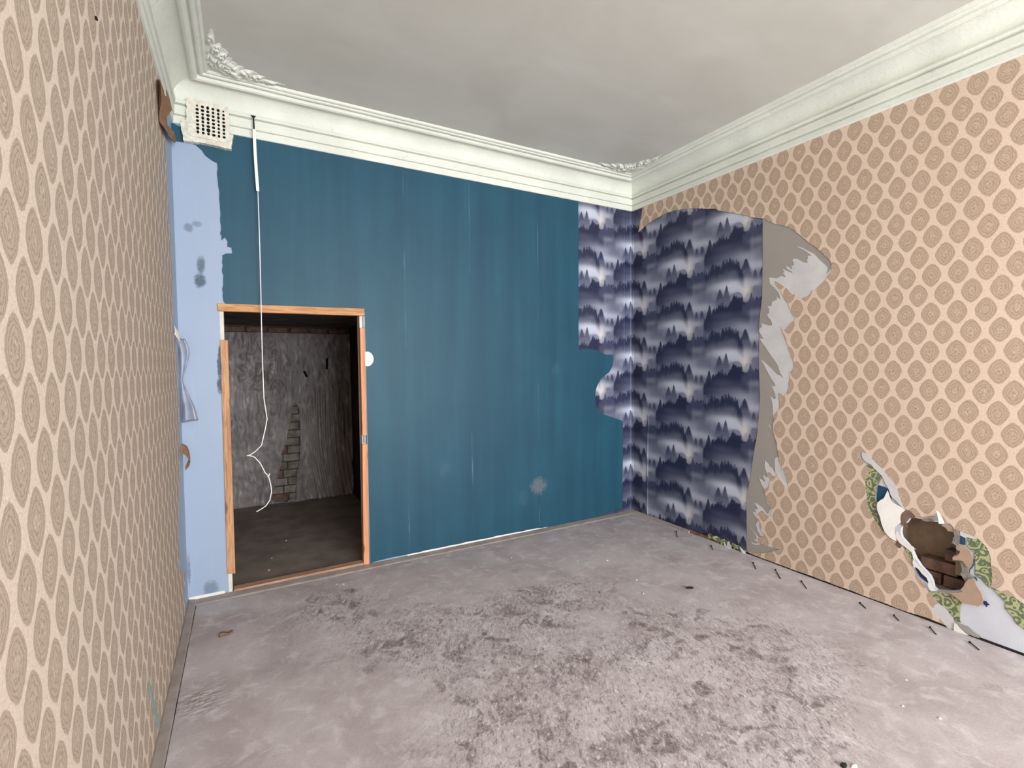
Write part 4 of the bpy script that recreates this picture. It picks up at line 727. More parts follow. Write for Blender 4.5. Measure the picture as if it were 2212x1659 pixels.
G([(2.5692, 0.4616), (2.5747, 0.4738), (2.5876, 0.4832), (2.6019, 0.4861), (2.6136, 0.4796), (2.6228, 0.4691), (2.6320, 0.4552), (2.6406, 0.4360), (2.6400, 0.4138), (2.6373, 0.3891), (2.6312, 0.3750), (2.6232, 0.3663), (2.6158, 0.3796), (2.6065, 0.3917), (2.5973, 0.3987), (2.5816, 0.3959), (2.5579, 0.3876), (2.5563, 0.4044), (2.5707, 0.4136), (2.5823, 0.4238), (2.5784, 0.4249), (2.5860, 0.4378), (2.5884, 0.4490), (2.5765, 0.4502)], 'board_flap', M['tan'], 0.005, 'tan torn board flap beside the middle of the hole', 0.003, bend=lambda u, z: 0.008)
G([(2.6416, 0.4245), (2.6460, 0.4193), (2.6455, 0.3921), (2.6376, 0.3723), (2.6290, 0.3572), (2.6281, 0.3415), (2.6348, 0.3287), (2.6474, 0.3284), (2.6576, 0.3222), (2.6605, 0.3031), (2.6476, 0.3217), (2.6297, 0.3268), (2.6237, 0.3433), (2.6252, 0.3592), (2.6350, 0.3781), (2.6421, 0.3976)], 'paint_patch', M['teal_old'], 0.0045)
G([(2.5817, 0.3939), (2.5974, 0.3919), (2.6108, 0.3710), (2.6212, 0.3662), (2.6269, 0.3376), (2.6475, 0.3251), (2.6428, 0.3097), (2.6225, 0.3052), (2.6127, 0.2808), (2.6019, 0.3007), (2.5890, 0.3199), (2.5958, 0.3465), (2.5900, 0.3720)], 'plaster_edge', M['grey_core'], 0.0052, 'crumbling grey plaster edge right of the hole', 0.003)
G([(2.6128, 0.2774), (2.6202, 0.2940), (2.6326, 0.3091), (2.6451, 0.3191), (2.6553, 0.3112), (2.6595, 0.2925), (2.6686, 0.2759), (2.6789, 0.2599), (2.6862, 0.2428), (2.6900, 0.2243), (2.6887, 0.2069), (2.6828, 0.1910), (2.6708, 0.1756), (2.6582, 0.1769), (2.6330, 0.1720), (2.6125, 0.1690), (2.5982, 0.1714), (2.5861, 0.1836), (2.5701, 0.1908), (2.5511, 0.2004), (2.5376, 0.2001), (2.5854, 0.2163), (2.6060, 0.2300), (2.5967, 0.2400), (2.6105, 0.2628)], 'board_flap', M['tan'], 0.0060, 'broad tan board flap folded out below the hole', 0.004, bend=lambda u, z: 0.014)
G([(2.6885, 0.2136), (2.6995, 0.2149), (2.7070, 0.2048), (2.7143, 0.2030), (2.7048, 0.1938), (2.7014, 0.1823), (2.6952, 0.1896), (2.6877, 0.1964)], 'paint_patch', M['navy_old'], 0.010)
G([(2.4545, 0.1713), (2.4883, 0.1834), (2.5376, 0.1983), (2.5511, 0.1997), (2.5754, 0.1895), (2.5968, 0.1743), (2.5863, 0.1733), (2.5676, 0.1827), (2.5461, 0.1842), (2.5215, 0.1846), (2.4885, 0.1745), (2.4660, 0.1670)], 'torn_paper_layer', M['lining'], 0.0064, bend=lambda u, z: 0.004)
fe = sheet('paper_flap', 'R', [(2.4876, 0.6545), (2.4929, 0.6417), (2.4960, 0.6249), (2.4992, 0.6046), (2.5018, 0.5824), (2.5079, 0.5831), (2.5214, 0.5880), (2.5240, 0.5957), (2.5168, 0.6130), (2.5110, 0.6290), (2.5053, 0.6415), (2.4968, 0.6516)], M['white_paper'], 0.006, 0.0012, parent=wr, bend=lambda u, z: 0.03*max(0, (2.70-u)*6))
tag(fe, 'white paper point curling out above the hole')
G([(2.5712, 0.0377), (2.5792, 0.0362), (2.5872, 0.0296), (2.5940, 0.0206), (2.6034, 0.0130), (2.6139, 0.0060), (2.6244, 0.0017), (2.6347, -0.0011), (2.6142, -0.0077), (2.5933, -0.0076), (2.5694, -0.0076)], 'paper_flap', M['white_paper'], 0.012, 'bright white paper scrap sticking out at the foot of the right wall')
G([(2.5724, 0.0435), (2.5922, 0.0424), (2.6132, 0.0402), (2.6287, 0.0407), (2.6391, 0.0336), (2.6495, 0.0233), (2.6647, 0.0171), (2.6798, 0.0127), (2.6726, -0.0011), (2.6551, -0.0030), (2.6347, -0.0011), (2.6140, 0.0042), (2.5981, 0.0139), (2.5846, 0.0318)], 'torn_paper_layer', M['lining'], 0.0045)  # grey piece painted as the shadow beside the white scrap

# cavity behind the hole with broken bricks
cu0, cu1, cz0, cz1 = min(p[0] for p in HOLE)-.03, max(p[0] for p in HOLE)+.03, min(p[1] for p in HOLE)-.0, max(p[1] for p in HOLE)+.03
vs, fs = [], []; D = 0.17
P = lambda u, z, d: (d, -u, z)
q = [P(cu0, cz0, .025), P(cu1, cz0, .025), P(cu1, cz1, .025), P(cu0, cz1, .025), P(cu0, cz0, D), P(cu1, cz0, D), P(cu1, cz1, D), P(cu0, cz1, D)]
cav = from_data('wall_cavity', q, [(0, 4, 5, 1), (1, 5, 6, 2), (2, 6, 7, 3), (3, 7, 4, 0), (4, 7, 6, 5)], M['cavity'], wr)
tag(cav, 'dusty brown hollow behind the broken board')
k = 0
for r in range(3):
    for c_ in range(3):
        u = cu0+0.02+c_*0.19+(0.08 if r % 2 else 0); z = cz0+0.004+r*0.075
        if u > cu1-.06 or (r == 2 and c_ == 0): continue
        d0 = 0.09+random.uniform(-.012, .02)
        b = make_box('brick', (d0, D-0.002, -min(u+0.175, cu1-.005), -u, z, z+0.066), M['brick'], None, 0.006); b.parent = wr; b.rotation_euler = (0, random.uniform(-.03, .03), random.uniform(-.04, .04))
b = make_box('batten', (0.06, 0.10, -(cu0+0.30), -(cu0+0.27), cz0+.1, cz1-0.005), M['cavity'], None, 0.002); b.parent = wr

# shreds of green paper and bare board along the foot of the wall
def shred(name, pts, mat, off, bend, label=None):
    o = sheet(name, 'R', rough(pts, .004, .01), mat, off, .001, parent=wr, bend=bend)
    if label: tag(o, label)
shred('paper_shred', [(0.9381, 0.0418), (0.9543, 0.0527), (0.9957, 0.0455), (1.0408, 0.0477), (1.0850, 0.0440), (1.1155, 0.0421), (1.1499, 0.0339), (1.1671, 0.0091), (1.1503, -0.0116), (1.1201, 0.0091), (1.0986, -0.0133), (1.0635, -0.0093), (1.0187, 0.0075), (0.9731, 0.0050), (0.9454, 0.0042)], M['green'], .008, lambda u, z: 0.006+0.004*math.sin(u*90), 'crumpled shred of green floral paper at the foot of the forest wallpaper')
shred('paper_shred', [(1.1627, 0.0285), (1.1920, 0.0437), (1.2334, 0.0346), (1.2661, 0.0267), (1.2983, 0.0152), (1.2867, -0.0219), (1.2704, -0.0016), (1.2420, 0.0000), (1.2090, 0.0040), (1.1713, 0.0105)], M['green'], .008, lambda u, z: 0.006+0.004*math.sin(u*80))
shred('paper_shred', [(1.0961, 0.0283), (1.1070, 0.0279), (1.1245, -0.0010), (1.1370, 0.0413), (1.1497, 0.0491), (1.1542, 0.0315), (1.1713, 0.0067), (1.1842, -0.0156), (1.1674, -0.0288), (1.1503, -0.0154), (1.1247, -0.0239), (1.1030, -0.0119)], M['torn'], .012, lambda u, z: 0.012)
shred('paper_shred', [(1.1008, -0.0145), (1.1160, -0.0122), (1.1502, -0.0002), (1.1672, -0.0060), (1.1808, -0.0197), (1.1632, -0.0226), (1.1504, -0.0192), (1.1183, -0.0299), (1.1185, -0.0452), (1.1119, -0.0340), (1.1031, -0.0311)], M['white_paper'], .018, lambda u, z: 0.018, 'small bright white shred at the foot of the forest wallpaper')
shred('paper_shred', [(1.2457, 0.0348), (1.2661, 0.0267), (1.2904, 0.0126), (1.3004, 0.0049), (1.2908, -0.0279), (1.2827, -0.0233), (1.2705, -0.0053), (1.2541, 0.0152)], M['white_paper'], .012, lambda u, z: 0.014)
shred('bare_board', [(0.7160, 0.0159), (0.7616, 0.0252), (0.8309, 0.0132), (0.8888, 0.0187), (0.9406, 0.0226), (0.9454, 0.0002), (0.9732, -0.0029), (1.0187, 0.0036), (1.0986, -0.0133), (1.1031, -0.0311), (1.0460, -0.0461), (0.9916, -0.0089), (0.9408, -0.0092), (0.8698, -0.0073), (0.8016, -0.0039), (0.7314, -0.0045)], M['stain'], .005, lambda u, z: 0.003, 'rusty brown bare board at the foot of the forest wallpaper')
shred('paper_shred', [(0.6619, -0.0254), (0.6801, -0.0082), (0.6955, 0.0090), (0.7007, 0.0051), (0.6879, -0.0113), (0.6698, -0.0273)], M['tan'], .02, lambda u, z: 0.02)

# ================================================================ LEFT WALL COVERINGS
le = [(0.4168, 3.0634), (0.3055, 3.0867), (0.2832, 3.0338), (0.3483, 2.9272), (0.4051, 2.8471), (0.3124, 2.7903), (0.3178, 2.6344), (0.2970, 2.4346), (0.2864, 2.3332), (0.2328, 2.2379), (0.2430, 2.1317), (0.2345, 2.0182), (0.2572, 1.8705), (0.3185, 1.7347), (0.2465, 1.6915), (0.1958, 1.6396), (0.1750, 1.4855), (0.1720, 1.3464), (0.1698, 1.2039), (0.1805, 1.0959), (0.1705, 0.9766), (0.2349, 0.8540), (0.3291, 0.7083), (0.3889, 0.5931), (0.4136, 0.5157), (0.3982, 0.4228), (0.4018, 0.3413)]
lf = [(max(.03, min(.42, p[0])), p[1]) for p in le]
lpoly = [(0.50, 3.02), (0.38, 3.02)] + rough(lf, .006, .03, False) + [(0.1467, 0.2454), (0.1817, 0.1841), (0.2571, 0.1187), (0.1441, 0.0587)] + [(0.30, .012)] + [(0.3666, 0.0187), (0.8151, -0.0027)]
lpoly = [(p[0], max(0.012, p[1])) for p in lpoly] + [(1.7, 0.012), (7.3, 0.012), (7.3, 3.02)]
tag(sheet('patterned_wallpaper', 'L', lpoly, M['beige_l'], 0.002, 0.0014, parent=wl), 'beige wallpaper with brown medallions on the left hand wall')
lt = [(0.3940, 2.7573), (0.2347, 2.7955), (0.1150, 2.7885), (0.2041, 2.6217), (0.1642, 2.4732), (0.1171, 2.2667), (0.1168, 2.0451), (0.1810, 1.7612), (0.2542, 1.5940)]
slit = [(1.4716, 0.3632), (1.4519, 0.3272), (1.4103, 0.2575), (1.3658, 0.1893), (1.3072, 0.0997), (1.2392, 0.0006), (1.2232, -0.0491), (1.2946, 0.0160), (1.3561, 0.0996), (1.4121, 0.1874), (1.4451, 0.2584), (1.4683, 0.3170)]
M['slit'] = simple('pale_green_torn_paper', srgb(158, 178, 170), 0.8, 0.15, 30, 0.2)
tag(sheet('torn_paper_layer', 'L', slit, M['slit'], 0.0045, 0.0008, parent=wl), 'pale green slit torn into the wallpaper low on the left wall')

# flaps curling off in the left corner
def ribbon(name, mid, wid, mat, parent, label=None, th=0.0012):
    """a strip of paper following 3-D points with a width vector at each"""
    vs, fs = [], []; k = 5
    mid = spline(mid, 5); wid = spline(wid, 5)
    for p, w_ in zip(mid, wid):
        for j in range(k):
            t = j/(k-1)-.5; vs.append(p+w_*t+w_.orthogonal().normalized()*0.004*(1-(2*t)**2))
    for i in range(len(mid)-1):
        for j in range(k-1): fs.append((i*k+j, i*k+j+1, (i+1)*k+j+1, (i+1)*k+j))
    o = from_data(name, vs, fs, mat, parent, True)
    m = o.modifiers.new('thickness', 'SOLIDIFY'); m.thickness = th
    if label: tag(o, label)
    return o
tag(sheet('paper_flap', 'L', [(0.6849, 2.9230), (0.5813, 2.9846), (0.4168, 3.0634), (0.2607, 3.1167), (0.1631, 3.1229), (0.1432, 3.0871), (0.2168, 2.9999), (0.2742, 2.9298), (0.2764, 2.8876), (0.1890, 2.8880), (0.0520, 2.8956), (0.0705, 2.8688), (0.2264, 2.8250), (0.3864, 2.7853), (0.5146, 2.7516), (0.5903, 2.7665), (0.6103, 2.8086), (0.6449, 2.8500)], M['flap_brown'], .006, .0015, parent=wl, bend=lambda u, z: .014+.012*math.sin(u*40)), 'brown stained wallpaper flap curling down under the cornice in the left corner')
tag(sheet('paint_patch', 'L', [(0.1429, 3.0524), (0.2292, 2.9550), (0.2656, 2.8922), (0.1269, 2.8924), (0.0186, 2.8979), (-0.0336, 3.0379)], M['flap_blue'], .003, .001, parent=wl), 'pale turquoise paint bared behind the brown flap')
ribbon('paper_flap', [(-W+.012, -.030, 1.68), (-W+.03, -.026, 1.60), (-W+.022, -.022, 1.50), (-W+.012, -.018, 1.42), (-W+.026, -.026, 1.33), (-W+.042, -.035, 1.25), (-W+.050, -.04, 1.16)],
       [(.05, 0, 0), (.055, 0, 0), (.03, 0, 0), (.012, 0, 0), (.04, 0, 0), (.065, 0, 0), (.085, 0, .01)], M['flap_grey'], wb, 'curled grey blue strip of old wallpaper hanging in the left corner')
ribbon('paper_flap', [(-W+.006, -.27, 1.72), (-W+.02, -.22, 1.69), (-W+.02, -.16, 1.655)], [(.0, .0, .05), (.0, .0, .05), (.0, .0, .02)], M['white_paper'], wl)
ribbon('paper_flap', [(-W+.01, -.20, 1.02), (-W+.035, -.16, .99), (-W+.045, -.13, .93), (-W+.02, -.13, .88)], [(0, .02, .05), (0, .02, .06), (0, .02, .05), (0, .01, .02)], M['flap_brown'], wl, 'small brown curl of paper at knee height in the left corner')

# ================================================================ DOORWAY
door = empty('door_1', (-3.1, 0, 0)); tag(door, 'doorway to the closet framed with rough pine laths', kind='structure')
def lath(name, pts, y0, y1, mat, label=None, bev=0.003):
    """pts: four corners (x,z) of the face"""
    n = Vector(( (pts[0][0]+pts[2][0])/2, (y0+y1)/2, (pts[0][1]+pts[2][1])/2 ))
    vs = [(p[0]-n.x, y0-n.y, p[1]-n.z) for p in pts]+[(p[0]-n.x, y1-n.y, p[1]-n.z) for p in pts]
    fs = [(0, 1, 2, 3), (7, 6, 5, 4), (0, 4, 5, 1), (1, 5, 6, 2), (2, 6, 7, 3), (3, 7, 4, 0)]
    me = bpy.data.meshes.new(name); me.from_pydata(vs, [], fs)
    bm = bmesh.new(); bm.from_mesh(me); bmesh.ops.bevel(bm, geom=bm.edges[:], offset=bev, segments=2, affect='EDGES', profile=0.6)
    bmesh.ops.recalc_face_normals(bm, faces=bm.faces[:]); bm.to_mesh(me); bm.free()
    o = link(name, me, mat, door); o.location = n-door.location
    if label: tag(o, label)
    return o
lath('head_lath', [(-3.574, 1.915), (-2.639, 1.925), (-2.645, 1.872), (-3.570, 1.865)], -.014, .030, M['wood_x'], 'pine lath nailed across the top of the doorway', .005)
lath('side_lath', [(-3.564, 1.680), (-3.520, 1.678), (-3.521, 0.125), (-3.568, 0.132)], -.010, .028, M['wood_z'], 'knotty weathered pine lath leaning on the left side of the doorway')
lath('side_lath', [(-2.677, 1.784), (-2.642, 1.781), (-2.644, 0.982), (-2.676, 0.985)], -.012, .040, M['wood_z2'], 'clean pine lath on the upper right side of the doorway')
lath('side_lath', [(-2.678, 0.919), (-2.640, 0.916), (-2.646, 0.003), (-2.687, 0.008)], -.012, .040, M['wood_z2'], 'clean pine lath on the lower right side of the doorway')
lath('sill_lath', [(-3.535, -.012), (-2.65, -.004), (-2.65, .022), (-3.535, .016)], -.004, .065, M['wood_sill'], 'worn pine sill across the foot of the doorway', .004)
lath('jamb', [(DX0-.002, ZF), (DX0+.022, ZF), (DX0+.022, 1.88), (DX0-.002, 1.88)], .002, .10, M['jamb'], 'white painted left jamb')
lath('jamb', [(DX1-.034, ZF), (DX1-.004, ZF), (DX1-.004, 1.88), (DX1-.034, 1.88)], .012, .10, M['jamb'], 'white painted right jamb')
lath('head_jamb', [(DX0, 1.875), (DX1, 1.875), (DX1, 1.905), (DX0, 1.905)], .03, .10, M['closet_wall'])
o = make_box('hinge_plate', (DX1-.026, DX1-.006, -.001, .004, .925, .98), M['steel'], door, .001); tag(o, 'bare steel plate between the two right laths')
o = make_box('hinge_plate', (DX1-.012, DX1+.002, -.001, .004, 1.785, 1.87), M['steel'], door, .001)

# ================================================================ CLOSET
CY = 2.2; CX0, CX1, CZ = -3.66, -2.335, 1.95
wc = from_data('wall_closet', [(CX0-.02, CY+.13, -.1), (CX1+.02, CY+.13, -.1), (CX1+.02, CY+.13, CZ+.1), (CX0-.02, CY+.13, CZ+.1), (CX0-.02, CY+.03, -.1), (CX1+.02, CY+.03, -.1), (CX1+.02, CY+.03, CZ+.1), (CX0-.02, CY+.03, CZ+.1)],
     [(0, 1, 2, 3), (7, 6, 5, 4), (0, 4, 5, 1), (1, 5, 6, 2), (2, 6, 7, 3), (3, 7, 4, 0)], M['mortar']); tag(wc, kind='structure')
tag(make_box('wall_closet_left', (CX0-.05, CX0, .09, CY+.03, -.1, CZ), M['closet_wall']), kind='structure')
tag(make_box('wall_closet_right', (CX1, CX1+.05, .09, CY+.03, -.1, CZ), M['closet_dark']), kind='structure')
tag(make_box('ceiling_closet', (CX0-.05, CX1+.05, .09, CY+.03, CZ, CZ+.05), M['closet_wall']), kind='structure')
tag(make_box('floor_closet', (CX0, CX1, -.0, CY+.03, -.06, ZF+.001), M['closet_floor']), kind='structure')
TRI = [(-2.949, 1.092), (-2.932, 1.076), (-2.904, 1.024), (-2.895, 0.952), (-2.899, 0.795), (-2.896, 0.709), (-2.901, 0.599), (-2.910, 0.520), (-2.926, 0.396), (-2.944, 0.319), (-2.953, 0.241), (-2.953, 0.162), (-2.962, 0.021), (-3.022, 0.045), (-3.052, 0.002), (-3.122, 0.013), (-3.170, 0.020), (-3.203, 0.056), (-3.188, 0.131), (-3.166, 0.175), (-3.147, 0.234), (-3.124, 0.301), (-3.111, 0.377), (-3.089, 0.437), (-3.081, 0.499), (-3.090, 0.546), (-3.060, 0.613), (-3.041, 0.697), (-3.019, 0.765), (-3.001, 0.858), (-2.985, 0.950), (-2.965, 1.042)]
def closet_sheet():
    n, m = 150, 190; x0, x1, z0, z1 = CX0, CX1-.002, -.005, 1.875
    X_, Z_ = np.meshgrid(np.linspace(x0, x1, n), np.linspace(z0, z1, m)); Yd = np.zeros_like(X_)
    for j in range(m):
        for i in range(n):
            x, z = X_[j, i], Z_[j, i]
            y = 0.022*noise.noise(Vector((x*9, z*3, 0)))+0.010*noise.noise(Vector((x*28, z*12, 4)))
            fold = max(0, min(1, (x+2.85)/.15))*max(0, min(1, (1.35-z)/.3))
            y += fold*0.030*math.sin(x*62+1.8*math.sin(z*3.0)+z*5)
            crumple = math.exp(-((x+3.28)/.25)**2-((z-1.45)/.35)**2)
            y += crumple*0.030*abs(noise.noise(Vector((x*18, z*9, 8))))*2
            y += 0.05*math.exp(-((x+2.96)/.10)**2)*max(0, 1.1-z)*0.7*(1 if z < 1.1 else 0)
            Yd[j, i] = CY-.010-abs(y)
    o, q = grid_mesh('wall_covering', np.stack([X_, Yd, Z_], -1), n, m, M['closet_sheet'], wc)
    import mathutils
    bm = bmesh.new(); bm.from_mesh(o.data); tri = rough(TRI, .004, .02)
    def ins(p):
        c = False; j = len(tri)-1
        for i in range(len(tri)):
            xi, yi = tri[i]; xj, yj = tri[j]
            if (yi > p[1]) != (yj > p[1]) and p[0] < (xj-xi)*(p[1]-yi)/(yj-yi)+xi: c = not c
            j = i
        return c
    kill = [f for f in bm.faces if ins((f.calc_center_median().x, f.calc_center_median().z)) or
            abs(f.calc_center_median().z-1.888) < -1]
    bmesh.ops.delete(bm, geom=kill, context='FACES'); bm.to_mesh(o.data); bm.free()
    md_ = o.modifiers.new('thickness', 'SOLIDIFY'); md_.thickness = .0015
    tag(o, 'grimy wrinkled wall covering in the closet, ripped open over bare bricks')
closet_sheet()
bh, bl = .078, .16
for r in range(13):
    z = .01+r*(bh+.010)
    xs_ = -3.20+(-.045 if r % 2 else 0)
    for c_ in range(4):
        x = xs_+c_*(bl+.012)
        if x+bl < -3.2 or x > -2.86: continue
        w_ = max(0, (1.12-z))*.32
        if x+bl < -2.93-w_-.03: continue
        dpt = random.uniform(0, .012)
        b = make_box('brick', (x, x+bl, CY+.012-dpt, CY+.05, z, z+bh), M['brick_pale'] if (r*3+c_) % 9 else M['brick'], None, .006); b.parent = wc
x = -3.60
while x < -2.42:
    l = random.uniform(.16, .19)
    b = make_box('brick', (x, min(x+l, -2.36), CY-.012, CY+.04, 1.878, 1.930), M['brick'], None, .008); b.parent = wc
    x += l+random.uniform(.02, .04)
# pegs on the closet wall
def peg(p0, p1, label):
    o = tube('hook', [p0, ((p0[0]+p1[0])/2, p0[1]-.012, (p0[2]+p1[2])/2), p1], .011, M['black']); return tag(o, label, 'hook')
h1, h2, h3, h4 = [(-2.843, 1.450), (-2.815, 1.388), (-2.597, 1.596), (-2.605, 1.470)]
peg((h1[0], CY-.045, h1[1]), (h2[0], CY-.045, h2[1]), 'short black slanting hook on the closet wall above the tear')
peg((h3[0], CY-.045, h3[1]), (h4[0], CY-.045, h4[1]), 'longer black upright hook at the right of the closet wall')

# ================================================================ THINGS
# ventilation grille
vg = empty('ventilation_grille', (-3.59, -.045, 2.9)); tag(vg, 'plaster ventilation grille with six columns of round holes under the cornice', 'vent')
def at_vg(o): o.location = -vg.location; o.parent = vg; return o
holes = []
for c_ in range(6):
    for r in range(8):
        u = VENT[0]+.012+c_*(VENT[1]-VENT[0]-.024)/5; z = VENT[3]-.010-r*(VENT[3]-VENT[2]-.022)/7-c_*0.0006
        rr = random.uniform(.0078, .0100)
        if (c_, r) == (2, 6): rr = .0125
        if (c_, r) in ((5, 0), (0, 0)): rr = .006
        e = random.uniform(.85, 1.1)
        holes.append([(u+rr*e*math.cos(t*math.pi/5), z+rr/e*math.sin(t*math.pi/5)) for t in range(10)])
plate_out = [(-3.700, 3.168), (-3.700, 2.945), (-3.66, 2.938), (-3.60, 2.942), (-3.55, 2.936), (-3.50, 2.942), (-3.475, 2.95), (-3.472, 3.165), (-3.5, 3.172)]
at_vg(sheet('grille_plate', 'B', rough(plate_out, .003, .02), M['vent_plaster'], .040, .006, holes))
sur = sheet('plaster_surround', 'B', rough([(-3.735, 3.000), (-3.722, 2.905), (-3.60, 2.912), (-3.463, 2.905), (-3.452, 3.0), (-3.468, 3.00), (-3.478, 2.97), (-3.56, 2.955), (-3.69, 2.962), (-3.70, 3.03), (-3.725, 3.03)], .004, .012), M['vent_plaster'], .004, .036, bend=lambda u, z: .004*noise.noise(Vector((u*60, z*60, 0))))
at_vg(sur); tag(sur, 'rough chipped plaster around the foot of the grille')
at_vg(make_box('duct_shade', (-3.69, -3.48, -.0395, -.036, 2.95, 3.16), M['black']))  # near-black panel painted as the shade seen through the holes
# restore true place of the dark panel (it is centred on its own origin)
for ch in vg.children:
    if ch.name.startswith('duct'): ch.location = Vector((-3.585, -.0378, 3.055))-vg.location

# hanging cord
hc = empty('hanging_cord', (-3.334, -.05, 3.14)); tag(hc, 'white cord in a flat plastic sleeve hanging from the cornice in front of the doorway', 'cord')
wz = [(-3.334, 3.142), (-3.333, 3.107), (-3.332, 3.054), (-3.330, 2.905), (-3.326, 2.771), (-3.321, 2.658)]
sl = sheet('sleeve', 'B', [(p[0]-.009, p[1]) for p in wz[2:]]+[(p[0]+.009, p[1]) for p in reversed(wz[2:])], M['white_plastic'], .048, .008)
sl.parent = hc; sl.location = -hc.location
top = [(wz[0][0], -.030, wz[0][1]+.008), (wz[0][0], -.048, wz[0][1]), (wz[1][0], -.052, wz[1][1]), (wz[2][0], -.052, wz[2][1])]
o = tube('cord_stub', top, .005, M['dark'], hc); o.location = -hc.location
wp = [(-3.321, 2.667), (-3.320, 2.487), (-3.320, 2.275), (-3.321, 2.062), (-3.323, 1.786), (-3.324, 1.540), (-3.322, 1.292), (-3.307, 1.151), (-3.319, 1.089), (-3.345, 0.976), (-3.381, 0.939), (-3.414, 0.917), (-3.433, 0.914), (-3.414, 0.914), (-3.388, 0.902), (-3.356, 0.858), (-3.340, 0.819), (-3.327, 0.786), (-3.309, 0.765)]
wp2 = [(-3.311, 0.771), (-3.304, 0.742), (-3.296, 0.700), (-3.293, 0.655), (-3.305, 0.600), (-3.328, 0.565), (-3.356, 0.548), (-3.381, 0.536), (-3.387, 0.532)]
o = tube('wire', [(p[0], -.052-.006*math.sin(i), p[1]) for i, p in enumerate(wp)], .0034, M['wire'], hc); o.location = -hc.location
o = tube('wire', [(p[0], -.052, p[1]) for p in wp2], .0034, M['wire'], hc); o.location = -hc.location
o = tube('wire_end', [(p[0], -.052, p[1]) for p in [(-3.300, 0.783), (-3.306, 0.765), (-3.317, 0.760)]], .0028, M['wire'], hc); o.location = -hc.location
# dark plug hole the cord comes out of
o = sheet('plaster_hole', 'B', [(-3.350, 3.147), (-3.334, 3.142), (-3.318, 3.146), (-3.327, 3.132), (-3.337, 3.129)], M['black'], .047, .001); o.parent = hc; o.location = -hc.location

# round white plaster cover at the right of the doorway
cpt = [(-2.627, 1.553)][0]
vs = []; fs = []; nseg = 28; prof2 = [(0.0, .004), (.040, .004), (.050, .003), (.054, .002), (.055, .0)]
for (r_, d_) in prof2:
    for k in range(nseg): a = 2*math.pi*k/nseg; vs.append((r_*math.cos(a)*0.85, -d_, r_*math.sin(a)))
for i in range(len(prof2)-1):
    for k in range(nseg): k2 = (k+1) % nseg; fs.append((i*nseg+k, i*nseg+k2, (i+1)*nseg+k2, (i+1)*nseg+k))
me = bpy.data.meshes.new('box_cover'); me.from_pydata(vs, [], fs); me.update()
o = link('box_cover', me, M['white_plastic']); o.location = (cpt[0], -.0048, cpt[1]); tag(o, 'white round cover on the teal wall, half hidden by the right door lath', 'cover')

# debris
def lump(name, loc, dims, mat, label, cat, group=None, seed=0, rz=0.0):
    bm = bmesh.new(); bmesh.ops.create_icosphere(bm, subdivisions=2, radius=.5)
    for v in bm.verts:
        n_ = 1+.45*noise.noise(v.co*2.3+Vector((seed*5.3, 0, 0))); v.co = Vector((v.co.x*n_*dims[0], v.co.y*n_*dims[1], max(-.35, v.co.z*n_)*dims[2]))
    me = bpy.data.meshes.new(name); bm.to_mesh(me); bm.free()
    o = link(name, me, mat); o.location = (loc[0], loc[1], loc[2]+dims[2]*.35); o.rotation_euler = (0, 0, rz)
    return tag(o, label, cat, group)
zf = ZF-.001
# splinter of board standing at the left
a, b = [(-3.597, -0.566), (-3.532, -0.539)]
v0 = Vector((a[0], a[1], 0)); v1 = Vector((b[0], b[1], 0)); d_ = (v1-v0); L_ = d_.length
vs, fs = [], []
for i in range(7):
    t = i/6; p = Vector((-L_/2+L_*t, 0, 0)); h_ = (.016+.010*math.sin(t*5+1))*(1-.3*abs(t-.5)); w_ = .010+.012*math.sin(t*3.1)
    vs += [p+Vector((0, -w_, 0)), p+Vector((0, -w_*.5, h_)), p+Vector((0, w_*.7, h_*.8)), p+Vector((0, w_, 0))]
    if i:
        for j in range(4): fs.append(((i-1)*4+j, i*4+j, i*4+(j+1) % 4, (i-1)*4+(j+1) % 4))
fs += [(0, 1, 2, 3), (27, 26, 25, 24)]
me = bpy.data.meshes.new('wood_splinter'); me.from_pydata([tuple(v) for v in vs], [], fs); me.update()
o = link('wood_splinter', me, M['brown_board']); o.location = ((a[0]+b[0])/2, (a[1]+b[1])/2, zf); o.rotation_euler = (0, 0, math.atan2(d_.y, d_.x)); tag(o, 'small brown wood splinter lying on the floor near the doorway', 'splinter')
p = [(-0.867, -1.479)][0]
lump('dirt_clod', (p[0], p[1], zf), (.055, .022, .014), M['dark'], 'small black clod on the floor in front of the far corner', 'clod', seed=3, rz=-.4)
p = [(-1.525, -2.756), (-1.496, -2.777)]
lump('dirt_clod', (p[0][0], p[0][1], zf), (.035, .02, .014), M['dark'], 'black clod at the bottom edge of the picture', 'clod', seed=6)
lump('plaster_chip', (p[1][0], p[1][1], zf), (.03, .016, .01), M['chip'], 'white chip beside the black clod at the bottom edge of the picture', 'chip', seed=8)
nails = [([(-0.092, -2.663), (-0.137, -2.714)], 'longest black nail, nearest the torn lower right corner of the wall'), ([(-0.095, -2.493), (-0.147, -2.539)], 'second nearest black nail on the floor along the right wall'),
         ([(-0.117, -2.329), (-0.158, -2.371)], 'third nearest black nail, with a white speck beside it'), ([(-0.123, -2.152), (-0.163, -2.202)], 'fourth nearest black nail along the right wall'),
         ([(-0.134, -1.796), (-0.212, -1.877)], 'fifth nearest black nail, bent, along the right wall'), ([(-0.108, -1.595), (-0.215, -1.699)], 'sixth nearest black nail, thick, along the right wall'),
         ([(-0.134, -1.438), (-0.214, -1.514)], 'seventh nearest black nail, faint, along the right wall'), ([(-0.116, -1.050), (-0.170, -1.110)], 'tiny black nail in front of the bright white shred'),
         ([(-0.095, -0.666), (-0.187, -0.760)], 'black nail in front of the bared rusty board')]
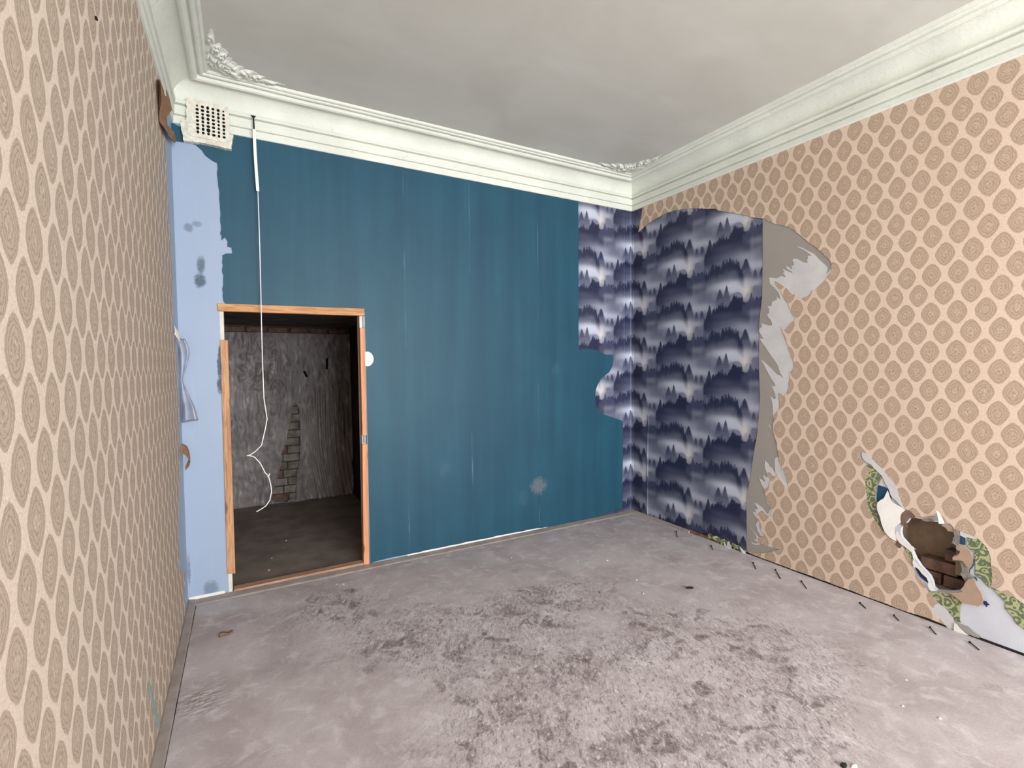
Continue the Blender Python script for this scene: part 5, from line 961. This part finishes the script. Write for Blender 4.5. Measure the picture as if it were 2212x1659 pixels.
for (pp, lb) in nails:
    a, b = pp; za = zf+.006
    mdx, mdy = (a[0]+b[0])/2, (a[1]+b[1])/2
    n_ = empty('nail', (mdx, mdy, zf)); tag(n_, lb, 'nail', 'nails lying along the right wall')
    A_ = Vector((a[0]-mdx, a[1]-mdy, .006)); B_ = Vector((b[0]-mdx, b[1]-mdy, .004))
    tube('shank', [A_, (A_+B_)/2+Vector((.001, .002, .001)), B_], .0028, M['rust'], n_)
    dv = (B_-A_).normalized()
    tube('nail_head', [A_-dv*.002, A_+dv*.001], .006, M['rust'], n_, 8)
chips = [(-2.914, -0.211), (-2.872, -0.235), (-2.338, -0.689), (-2.489, -1.320), (-1.823, 0.081), (-1.647, -0.426), (-1.508, -0.801), (-1.433, -0.799), (-1.240, -0.737), (-1.302, -1.096), (-1.039, -0.845), (-1.084, -1.207), (-1.185, -1.377), (-0.010, -1.182), (-0.923, -2.522), (-0.118, -2.322), (-0.962, -2.715), (-0.741, -2.639), (-0.915, -2.826)]
ORD = ['leftmost', 'second from the left', 'third from the left', 'fourth from the left', 'fifth from the left', 'sixth from the left', 'seventh from the left', 'eighth from the left', 'ninth from the left', 'middle one', 'ninth from the right', 'eighth from the right', 'seventh from the right', 'sixth from the right', 'fifth from the right', 'fourth from the right', 'third from the right', 'second from the right', 'rightmost']
assert len(chips) == 19
for i, (x, y) in enumerate(chips):
    s_ = random.uniform(.005, .011)
    lump('plaster_chip', (x, y, zf), (s_*1.5, s_, s_*.6), M['chip'], 'tiny white plaster chip on the room floor, ' + ORD[i], 'chip', 'white plaster chips scattered on the floor', seed=i, rz=random.uniform(0, 3))
for i, (x, y) in enumerate([(-3.282, 0.527), (-3.312, 0.285), (-3.153, 0.893)]):
    lump('plaster_chip', (x, y, zf), (.014, .01, .006), M['chip'], 'tiny white plaster chip on the closet floor, ' + ('second nearest the sill', 'nearest the sill', 'farthest from the sill')[i], 'chip', 'white plaster chips on the closet floor', seed=i+40)
# little nails and holes in the cornice and wallpaper
for i, (pt, lb) in enumerate(zip([(1.8529, 2.5097)], ['black nail high on the left hand wallpaper'])):
    n_ = lump('nail', (0, 0, 0), (.008, .012, .012), M['black'], lb, 'nail'); n_.location = (-W+.006, -pt[0], pt[1])
